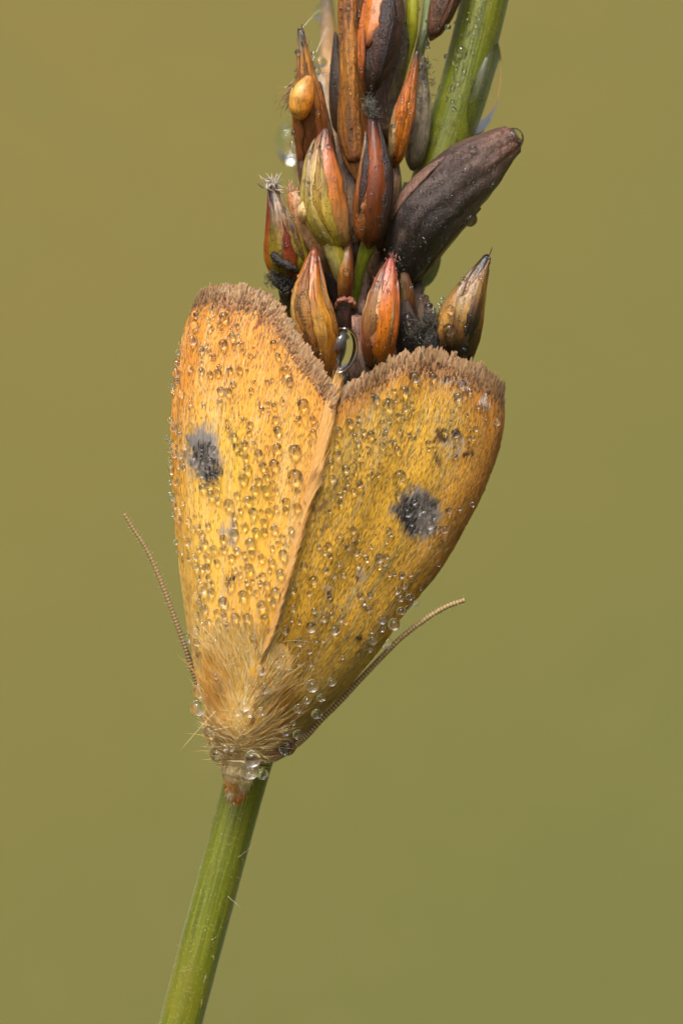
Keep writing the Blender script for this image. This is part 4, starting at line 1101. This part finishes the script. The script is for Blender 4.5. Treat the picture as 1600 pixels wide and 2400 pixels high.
def Z(ox, oy, sc, lst): return [(ox + x * sc, oy + y * sc, r * sc) for x, y, r in lst]
z = 500 / 1568
DR = []
DR += Z(360, 640, z, [(300,385,33),(285,490,38),(305,300,32),(425,262,22),(400,268,20),(515,318,36),(440,322,17),(400,340,22),(480,365,22),(412,400,26),(500,418,16),(615,385,18),(578,462,28),(625,455,12),(572,410,12),(510,515,34),(380,530,20),(350,560,28),(410,575,18),(440,610,20),(525,592,14),(590,530,18),(620,515,14),(650,520,16),(655,570,16),(710,600,18),(735,550,14),(880,515,26),(912,610,22),(972,715,40),(1000,790,26),(1070,708,18),(178,585,20),(192,517,12),(175,662,28),(170,735,32),(168,790,24),(133,825,25),(145,870,20),(200,888,28),(265,700,24),(350,660,18),(350,715,24),(415,738,22),(470,725,28),(478,685,16),(560,710,24),(632,710,22),(585,812,20),(492,858,28),(545,868,28),(718,860,20),(740,800,16),(832,798,18),(872,780,14),(490,945,18),(268,955,20),(370,970,14),(835,958,18),(885,975,22),(945,945,20),(1097,960,42),(795,1000,20),(845,1022,14),(1065,1070,24),(1168,1070,24),(1168,1168,24),(893,1072,24),(632,1045,12),(660,1075,18),(710,1108,22),(540,1088,16),(545,1140,20),(590,1195,24),(700,1175,20),(912,1155,32),(125,1080,26),(150,1140,32),(190,1180,22),(100,1210,20),(122,1240,25),(155,1275,20),(120,1300,22),(150,1330,28),(195,1340,26),(228,1275,24),(285,1338,34),(355,1370,28),(415,1385,32),(440,1290,24),(355,1285,16),(355,1315,16),(320,1440,26),(350,1475,28),(395,1440,24),(430,1480,24),(470,1465,28),(130,1450,30),(122,1405,20),(120,1370,14),(160,1535,26),(120,1540,18),(215,1390,18),(220,1430,20),(180,1420,20),(665,1253,30),(740,1252,20),(905,1283,36),(1035,1300,46),(830,1280,18),(770,1325,32),(675,1350,26),(607,1275,26),(640,1310,18),(885,1402,38),(800,1418,30),(690,1440,32),(655,1508,36),(770,1525,24),(832,1492,24),(1038,1490,54),(875,1545,24),(1332,1020,22),(1437,1097,30),(1357,1155,30),(1505,1065,18),(1500,1105,16),(1540,1165,24),(1478,1195,22),(1343,1253,25),(1348,1335,34),(1505,1250,20),(1485,1297,18),(1502,1350,22),(1300,1395,26),(1410,1437,28),(1470,1400,14),(1525,1405,18),(1480,1460,20),(1425,1495,14),(1310,1508,30),(1240,1500,12)])
DR += Z(740, 780, z, [(725,325,42),(860,320,30),(648,422,38),(573,425,20),(533,520,46),(440,480,30),(415,445,20),(655,555,26),(705,520,18),(707,572,18),(585,495,12),(497,422,12),(600,612,24),(638,608,16),(535,645,20),(486,667,28),(508,712,18),(613,718,20),(405,745,30),(347,727,24),(245,658,32),(312,625,14),(285,758,22),(315,810,16),(490,830,28),(540,800,22),(578,797,16),(598,858,26),(437,793,14),(500,755,16),(685,748,16),(380,845,16),(405,872,14),(312,910,24),(292,858,18),(1075,375,30),(1040,467,32),(1092,455,22),(1130,430,20),(1228,548,24),(1190,542,18),(1332,657,26),(1012,322,18),(898,228,16),(1000,585,18),(1110,605,14),(990,650,14),(942,725,26),(1027,738,34),(1122,697,18),(1175,703,22),(1122,770,16),(1155,775,20),(825,812,24),(870,848,18),(830,852,14),(1020,908,22),(1020,845,16),(220,998,32),(290,1020,20),(338,965,20),(122,1070,30),(228,1108,20),(317,1110,30),(275,1165,24),(207,1150,18),(182,1195,18),(180,1250,24),(408,1038,16),(382,1055,18),(455,1042,20),(408,1000,12),(525,1070,12),(517,1108,10),(617,1053,46),(705,1133,22),(602,1185,26),(722,1240,26),(675,1320,36),(765,1298,34),(798,1303,18),(865,1350,18),(838,1410,36),(700,1400,24),(722,1470,20),(765,1335,14),(765,1455,12),(897,1440,28),(945,1445,32),(978,1307,26),(1055,1290,18),(1150,1262,20),(275,1450,28),(530,1453,24),(548,1485,16),(515,1538,18),(272,1515,18),(173,1488,16),(102,1310,14),(312,1515,12)])
DR += Z(360, 1100, z, [(590,340,24),(610,185,24),(690,225,36),(740,145,32),(825,150,32),(905,160,20),(550,250,36),(420,185,32),(470,225,22),(360,130,30),(410,110,28),(465,110,28),(650,70,36),(770,80,24),(870,105,22),(970,235,30),(1055,275,30),(970,295,22),(845,315,28),(810,385,26),(730,315,34),(900,285,22),(640,300,20),(885,437,30),(1010,440,22),(750,455,30),(810,455,26),(665,415,28),(600,410,24),(590,470,36),(510,505,28),(710,540,40),(400,415,22),(325,420,22),(285,430,22),(250,378,28),(180,370,24),(350,470,26),(370,538,32),(240,530,32),(440,585,30),(330,580,22),(515,585,24),(610,595,26),(665,620,22),(720,615,24),(870,575,22),(945,500,24),(950,620,32),(910,540,16),(865,680,30),(792,650,28),(570,645,26),(395,645,28),(300,640,26),(680,665,18),(310,710,30),(465,680,24),(355,725,26),(390,720,30),(700,725,36),(595,740,24),(635,775,20),(850,738,18),(930,760,32),(800,783,28),(725,820,18),(830,845,26),(780,840,20),(685,835,20),(560,840,36),(430,835,18),(400,795,20),(330,795,20),(360,870,42),(420,900,30),(310,930,30),(510,970,36),(655,920,34),(755,905,22),(700,880,24),(840,930,26),(893,900,34),(795,998,38),(875,980,22),(338,985,26),(370,1020,32),(460,1050,24),(310,1075,34),(595,1085,34),(690,1090,36),(815,1090,30),(520,1080,22),(405,1115,20),(475,1120,24),(360,1140,28),(540,1145,26),(305,1185,36),(255,1235,38),(400,1195,20),(455,1175,16),(318,1270,32),(400,1265,26),(460,1265,28),(655,1205,20),(730,1230,26),(755,1278,18),(395,1350,28),(335,1365,24),(365,1420,22),(130,200,34),(120,97,18),(155,270,22),(140,330,18),(162,535,22),(205,610,16),(175,605,12),(255,655,18),(190,315,20),(215,250,20),(130,15,26),(1105,708,30),(1215,570,18),(1285,565,28),(1255,612,22),(1300,640,18),(1425,572,24),(1490,612,28),(1468,445,26),(1365,485,16),(1262,740,24),(1175,815,36),(1322,780,22),(1395,775,28),(1500,705,22),(1362,695,20),(1028,885,28),(1140,912,20),(1028,1020,30),(1178,1040,22),(1015,1105,20),(1070,1120,20),(968,1180,36),(1155,1160,42),(1328,1180,38),(1250,1095,28),(1305,1070,24),(1375,1040,16),(1375,1105,20),(1410,1125,14),(1070,1270,36),(1195,1258,16),(1243,1260,16),(950,1355,22),(1145,1340,20),(1058,1360,18),(1065,1425,22),(1155,1425,28),(912,1440,22),(790,1480,32),(1388,1382,16),(1295,940,18),(1520,930,24),(1540,980,22),(1420,105,18),(1470,160,24),(1510,105,30),(1395,145,18),(1372,190,20),(1370,248,22),(1220,148,18),(1280,140,14)])
DR += Z(660, 1180, z, [(550,360,30),(608,368,22),(622,412,22),(565,455,22),(655,320,16),(715,403,38),(772,390,18),(755,445,18),(720,470,18),(785,200,26),(765,287,16),(580,680,28),(650,675,26),(597,730,22),(640,780,30),(845,640,28),(870,700,24),(940,685,30),(977,725,34),(900,605,28),(880,525,26),(790,520,22),(828,520,14),(945,520,20),(875,790,32),(825,888,45),(735,855,34),(740,925,22),(658,940,20),(670,1010,32),(655,1078,20),(770,1022,42),(1155,450,16),(1022,627,13),(920,767,18),(435,790,18),(435,850,20),(468,875,16),(310,845,28),(365,820,22),(388,930,38),(445,1130,16)])
FURD = Z(400, 1480, 400 / 1568, [(270,550,72),(250,705,74),(865,525,48),(785,565,34),(680,680,54),(605,745,36),(715,760,34),(830,735,40),(1300,500,58),(1480,465,40),(1250,635,36),(1380,610,38),(1172,712,44),(1340,760,50),(1130,840,26),(1070,1065,78),(750,1170,75),(730,1280,82),(840,1310,55),(430,1130,68),(375,1030,26),(490,1060,34),(555,1075,30),(1065,915,48),(360,920,60),(830,360,42),(980,305,30),(415,410,32),(1165,945,45)])
DR += FURD
FURSET = {(round(a), round(b)) for a, b, r in FURD}
# thin out duplicates that two enlargements both show
kept = []
for d in sorted(DR, key=lambda q: -q[2]):
    if all((d[0] - k[0]) ** 2 + (d[1] - k[1]) ** 2 > (0.62 * (d[2] + k[2])) ** 2 for k in kept): kept.append(d)
DR = kept

WG = [(w.G[::2, ::2].reshape(-1, 2), w.V[::2, ::2].reshape(-1, 3)) for w in (LW, RW)]
def seat(px, py, r, fur=False):
    """centre of a bead of radius r (px) sitting on the moth under a pixel, and which wing holds it"""
    ds = []
    for g, v in WG:
        d2 = (g[:, 0] - px) ** 2 + (g[:, 1] - py) ** 2
        j = int(d2.argmin()); ds.append((math.sqrt(d2[j]), v[j][1]))
    k = 0 if ds[0][0] < 8 else (1 if ds[1][0] < 8 else int(ds[1][0] < ds[0][0]))
    d, ye = ds[k]
    R = r / 1000
    h = look(MOTH_T, px, py)
    if h is None: return P(px, py, (ye - 0.1 * R) if not fur else -0.20), k, max(d, 7)
    y = h[0][1] / max(0.35, 1)
    cosn = max(0.45, abs(h[1][1]))                     # a bead on a sloping face stands off further along the view
    c = P(px, py, y - (0.93 * R + 0.0008) / cosn - (0.030 if fur else 0))
    return c, k, 0

LBL = {'wl': ('dew drop on the middle of the brighter wing that overlaps the other', 'dew drops on the middle of the overlapping wing'),
       'wl_big': ('large dew drop on the brighter overlapping wing', 'large dew drops on the overlapping wing'),
       'wl_top': ('dew drop on the brighter wing, close under its brown fringe', 'dew drops near the fringe of the overlapping wing'),
       'wl_low': ('dew drop on the brighter wing, close above the furry thorax', 'dew drops near the base of the overlapping wing'),
       'wl_spot': ('dew drop sitting on the dark spot of the brighter wing', 'dew drops on the spot of the overlapping wing'),
       'wl_seam': ('dew drop on the inner margin where the brighter wing overlaps', 'dew drops on the overlapping margin'),
       'wr': ('dew drop on the middle of the darker, partly covered wing', 'dew drops on the middle of the covered wing'),
       'wr_big': ('large dew drop on the darker, partly covered wing', 'large dew drops on the covered wing'),
       'wr_top': ('dew drop on the darker wing, close under its brown fringe', 'dew drops near the fringe of the covered wing'),
       'wr_low': ('dew drop on the greyish base of the darker wing', 'dew drops near the base of the covered wing'),
       'wr_spot': ('dew drop sitting on the dark spot of the darker wing', 'dew drops on the spot of the covered wing'),
       'fur': ('dew drop caught in the fur of the moth thorax', 'dew drops in the thorax fur'),
       'head': ('large dew drop hanging in the fur around the moth head', 'dew drops around the head'),
       'el': ('dew drop beading on the outer edge of the brighter wing', 'dew drops along the bright wing edge'),
       'er': ('dew drop beading on the outer edge of the darker wing', 'dew drops along the dark wing edge'),
       'cap_top': ('dew drop on the beaded brown bract or dark capsule at the top', 'dew drops on the upper bracts'),
       'cap_left': ('dew drop on the slender golden capsule', 'dew drops on the slender capsule'),
       'cap_right': ('dew drop on the black tipped capsule or dark scraps beside it', 'dew drops beside the black tipped capsule'),
       'cap': ('dew drop on a brown seed capsule or the dark pod', 'dew drops on the seed capsules'),
       'stem': ('flattened dew drop on the green stem beside the capsules', 'dew drops on the stem')}
ALLD = []            # centre, radius (units), kind
for (a, b, r) in DR:
    fur = (round(a), round(b)) in FURSET
    c, k, d = seat(a, b, r, fur)
    if fur: h = 'head' if b > 1690 and r > 12 else 'fur'
    elif d >= 6: h = ('el', 'er')[k]
    else:
        h = ('wl', 'wr')[k]
        sx, sy = ((480, 1080), (972, 1214))[k]
        tx = np.array((WL_term, WR_term)[k])
        if math.hypot(a - sx, b - sy) < 56: h += '_spot'
        elif r > 10.2: h += '_big'
        elif np.hypot(tx[:, 0] - a, tx[:, 1] - b).min() < 130: h += '_top'
        elif b > 1400: h += '_low'
        elif k == 0 and np.hypot(np.array(WL_inner)[:, 0] - a, np.array(WL_inner)[:, 1] - b).min() < 45: h += '_seam'
    ALLD.append((c, r / 1000, h))

# drops on capsules, read off the photograph, plus fine ones strewn over them
PLANT_T = bvh('plant')
def seat_plant(px, py, r):
    h = look(PLANT_T, px, py)
    if h is not None: return P(px, py, h[0][1] - 0.6 * r / 1000 / max(0.5, abs(h[1][1])))
    near = PLANT_T.find_nearest(Vector(P(px, py, -0.08)))[0]
    return P(px, py, near[1])
q1 = 300 / 1568; q2 = 400 / 1568; q4 = 360 / 1568; q7 = 700 / 1568
CD = Z(600, 0, q1, [(705,660,36),(742,875,55),(672,520,16),(505,640,36),(490,865,26),(485,940,16),(805,1290,30),(755,1375,34),(745,1480,24),(470,1630,40),(525,1690,26),(450,1770,44),(1270,160,44),(1325,40,26),(1365,110,24),(1130,80,30),(1130,205,24),(1220,265,30),(1355,205,24),(1045,110,24),(1048,215,22),(1040,275,20),(1045,340,22),(1045,415,26),(1050,465,20),(1050,515,20),(1055,570,20),(1055,640,24),(1055,695,16),(1095,765,20),(1095,1020,26),(1145,1110,30),(1215,1010,28),(1235,1130,26),(1340,1090,30),(1290,850,36),(1430,915,30),(1475,790,24),(1200,1470,22),(1250,1540,22),(885,1790,32),(930,1720,16)])
CD += Z(850, 0, q2, [(555,300,26),(580,395,34),(780,250,30),(690,240,24),(600,440,20),(470,1205,30),(450,1290,24),(455,1340,24),(280,1170,30),(400,375,30),(75,800,20),(590,195,18),(650,1290,28)])
CD += Z(840, 550, q4, [(850,660,26),(910,660,20),(820,720,26),(690,645,30),(635,660,28),(715,740,50),(765,770,26),(540,520,16),(490,1030,18),(725,1095,26),(625,1070,50),(500,860,62),(935,760,46),(925,970,70),(1245,610,14),(990,1200,20),(1075,1170,24),(1105,1110,18),(1090,990,22),(1090,945,20)])
CD += Z(560, 0, q7, [(1225,780,22),(1150,820,14),(1300,830,10),(1210,870,10),(1330,960,10),(1130,930,9),(1230,960,9),(1180,1000,9),(1070,1010,9),(1290,900,9)])
CD += Z(560, 400, q7, [(560,530,18),(440,315,12),(470,320,9),(560,400,10),(350,640,10),(1210,255,40)])
for (a, b, r) in CD:
    h = 'cap_left' if a < 775 and b < 350 else 'cap_top' if b < 260 else 'cap_right' if a > 930 and b > 640 else 'cap'
    ALLD.append((seat_plant(a, b, r), r / 1000, h))

# flattened drops on the upper stem
def stem_front(px, py, fr=1.0):
    cx, cy = to_px(STEM_C); j = np.argmin((cx - px) ** 2 + (cy - py) ** 2)
    dx = (px - cx[j]) / 1000 * 0.95
    return STEM_C[j, 1] - math.sqrt(max(STEM_R[j] ** 2 - dx * dx, 0))
SD = Z(850, 0, q2, [(905,480,56),(965,190,34),(1060,165,22),(1035,225,24),(1025,290,28),(965,295,26),(900,335,22),(1000,370,20),(1005,475,24),(930,640,24),(920,700,22),(825,805,24),(890,880,22),(830,945,28),(835,1000,20),(1010,40,24),(1080,80,18),(985,110,18),(770,520,28),(830,580,16)])
for (a, b, r) in SD:
    ALLD.append((P(a, b, stem_front(a, b) - 0.12 * r / 1000), r / 1000, 'stem'))

# ---- individual drops: the largest; the finest mist as one
ALLD.sort(key=lambda q: -q[1])
NBIG = 285
rr_ = random.Random(5)
for i, (c, R, k) in enumerate(ALLD[:NBIG]):
    o = bpy.data.objects.new('dew_drop', DROP_MESH)
    o.location = c
    o.scale = (R, R * (0.6 if k == 'stem' else 1.0), R * rr_.uniform(0.95, 1.04))
    o.rotation_euler = (rr_.uniform(-.2, .2), rr_.uniform(-.2, .2), rr_.uniform(0, 3) if k != 'stem' else 0)
    tag(o, LBL[k][0], 'dew drop', LBL[k][1])
    COL.objects.link(o)

rest = [(c, R) for c, R, k in ALLD[NBIG:]]
# strewn tiny beads between the larger ones, dense where the photograph is dense
ex = np.array([[*to_px(c[None])] for c, R, k in ALLD])[:, :, 0]
er = np.array([R for c, R, k in ALLD]) * 1000
def strew(n, w, f, rmin, rmax):
    k = 0
    while k < n:
        u, v = RNG.random(), RNG.random()
        if RNG.random() > f(u, v): continue
        g = w.G[int(v * (NV - 1)), int(u * (NU - 1))]; r = rmin + (rmax - rmin) * RNG.random() ** 2.2
        if w is RW and u < 0.12: continue
        k += 1
        if ((ex[:, 0] - g[0]) ** 2 + (ex[:, 1] - g[1]) ** 2 < (er + r * 0.7) ** 2).any(): continue
        rest.append((P(g[0], g[1], w.V[int(v * (NV - 1)), int(u * (NU - 1)), 1] - 0.9 * r / 1000 - 0.0006), r / 1000))
strew(330, LW, lambda u, v: (1.0 if v < 0.62 else 0.4) * (v < 0.93), 1.4, 4.6)
strew(260, RW, lambda u, v: (0.9 if u < 0.6 else 0.35) * (v < 0.93), 1.4, 4.2)
# fine beads over the capsules
for a, b in zip(RNG.uniform(600, 1215, 5200), RNG.uniform(-5, 850, 5200)):
    if RNG.random() > 0.25 + 0.75 * (fbm(np.array([a / 40]), np.array([b / 40]), 401)[0] > 0.52): continue
    h = look(PLANT_T, a, b)
    if h is None: continue
    r = 1.3 + 4.2 * RNG.random() ** 3.5
    rest.append((P(a, b, h[0][1] - 0.45 * r / 1000), r / 1000))
V1, F1 = ico(2)
F1 = np.array(F1)
ctr = np.array([c for c, R in rest]); rad = np.array([R for c, R in rest])
VV = (ctr[:, None] + rad[:, None, None] * V1[None]).reshape(-1, 3)
FF = (np.arange(len(rest))[:, None, None] * len(V1) + F1[None]).reshape(-1, 3)
mist = build('fine_dew', VV, FF, M_WATER, None)
tag(mist, 'fine mist of tiny dew beads all over moth and capsules', 'dew', None, 'stuff')

# ---- singular drops
def blob(name, px, py, y, rx, ry, rz, label, rot=0.0, shape=None):
    V, Fc = ico(5)
    V = V.copy()
    if shape: V = shape(V)
    V = V * [rx / 1000, ry / 1000, rz / 1000]
    a = math.radians(rot); ca, sa = math.cos(a), math.sin(a)
    V = np.stack([V[:, 0] * ca + V[:, 2] * sa, V[:, 1], -V[:, 0] * sa + V[:, 2] * ca], 1)
    c = P(px, py, y)
    o = build(name, V + c, Fc, M_WATER, None, origin=c)
    tag(o, label, 'water drop')
    return o
pear = lambda k: (lambda V: V * np.stack([1 - k * V[:, 2], 1 - k * V[:, 2], np.ones(len(V))], 1))
blob('water_drop', 1126, 205, 0.055, 46, 52, 122, 'long clear water drop bulging from the side of the green stem', 14, pear(0.22))
blob('water_drop', 797, 822, -0.125, 40, 36, 56, 'large water drop wedged between two capsules above the wings', 18)
blob('water_drop', 1200, 327, -0.115, 26, 26, 28, 'water drop capping the tip of the dark pod', 30)
blob('water_drop', 1004, 622, 0.03, 26, 30, 54, 'water drop hanging below the dark pod', 20, pear(0.1))
blob('water_drop', 676, 338, 0.95, 32, 32, 52, 'blurred bright water drop behind the golden slender capsule', -8)
blob('water_drop', 760, 30, 0.62, 26, 26, 26, 'blurred bright water drop at the top of the pale bract')
blob('water_drop', 752, 146, 0.24, 16, 16, 13, 'blurred small water drop on the pale back bract')
blob('water_drop', 944, 22, 0.05, 12, 12, 40, 'narrow water film between dark capsule and yellow green stalk', 4)

# ---- silk threads
def thread(pts, label):
    C = spline([P(*p) for p in pts], 16)
    V, Fc = tube(C, 0.0006, 6)
    o = build('silk_thread', V, Fc, M_SILK, None)
    tag(o, label, 'thread')
thread([(706, 68, -0.11), (722, 50, 0.05), (740, 30, 0.30), (755, 22, 0.58)], 'fine silk thread from the slender capsule tip to the back bract')
thread([(724, 160, -0.12), (742, 120, -0.02), (755, 90, 0.20), (768, 60, 0.54)], 'fine silk thread running up from a drop on the slender capsule')
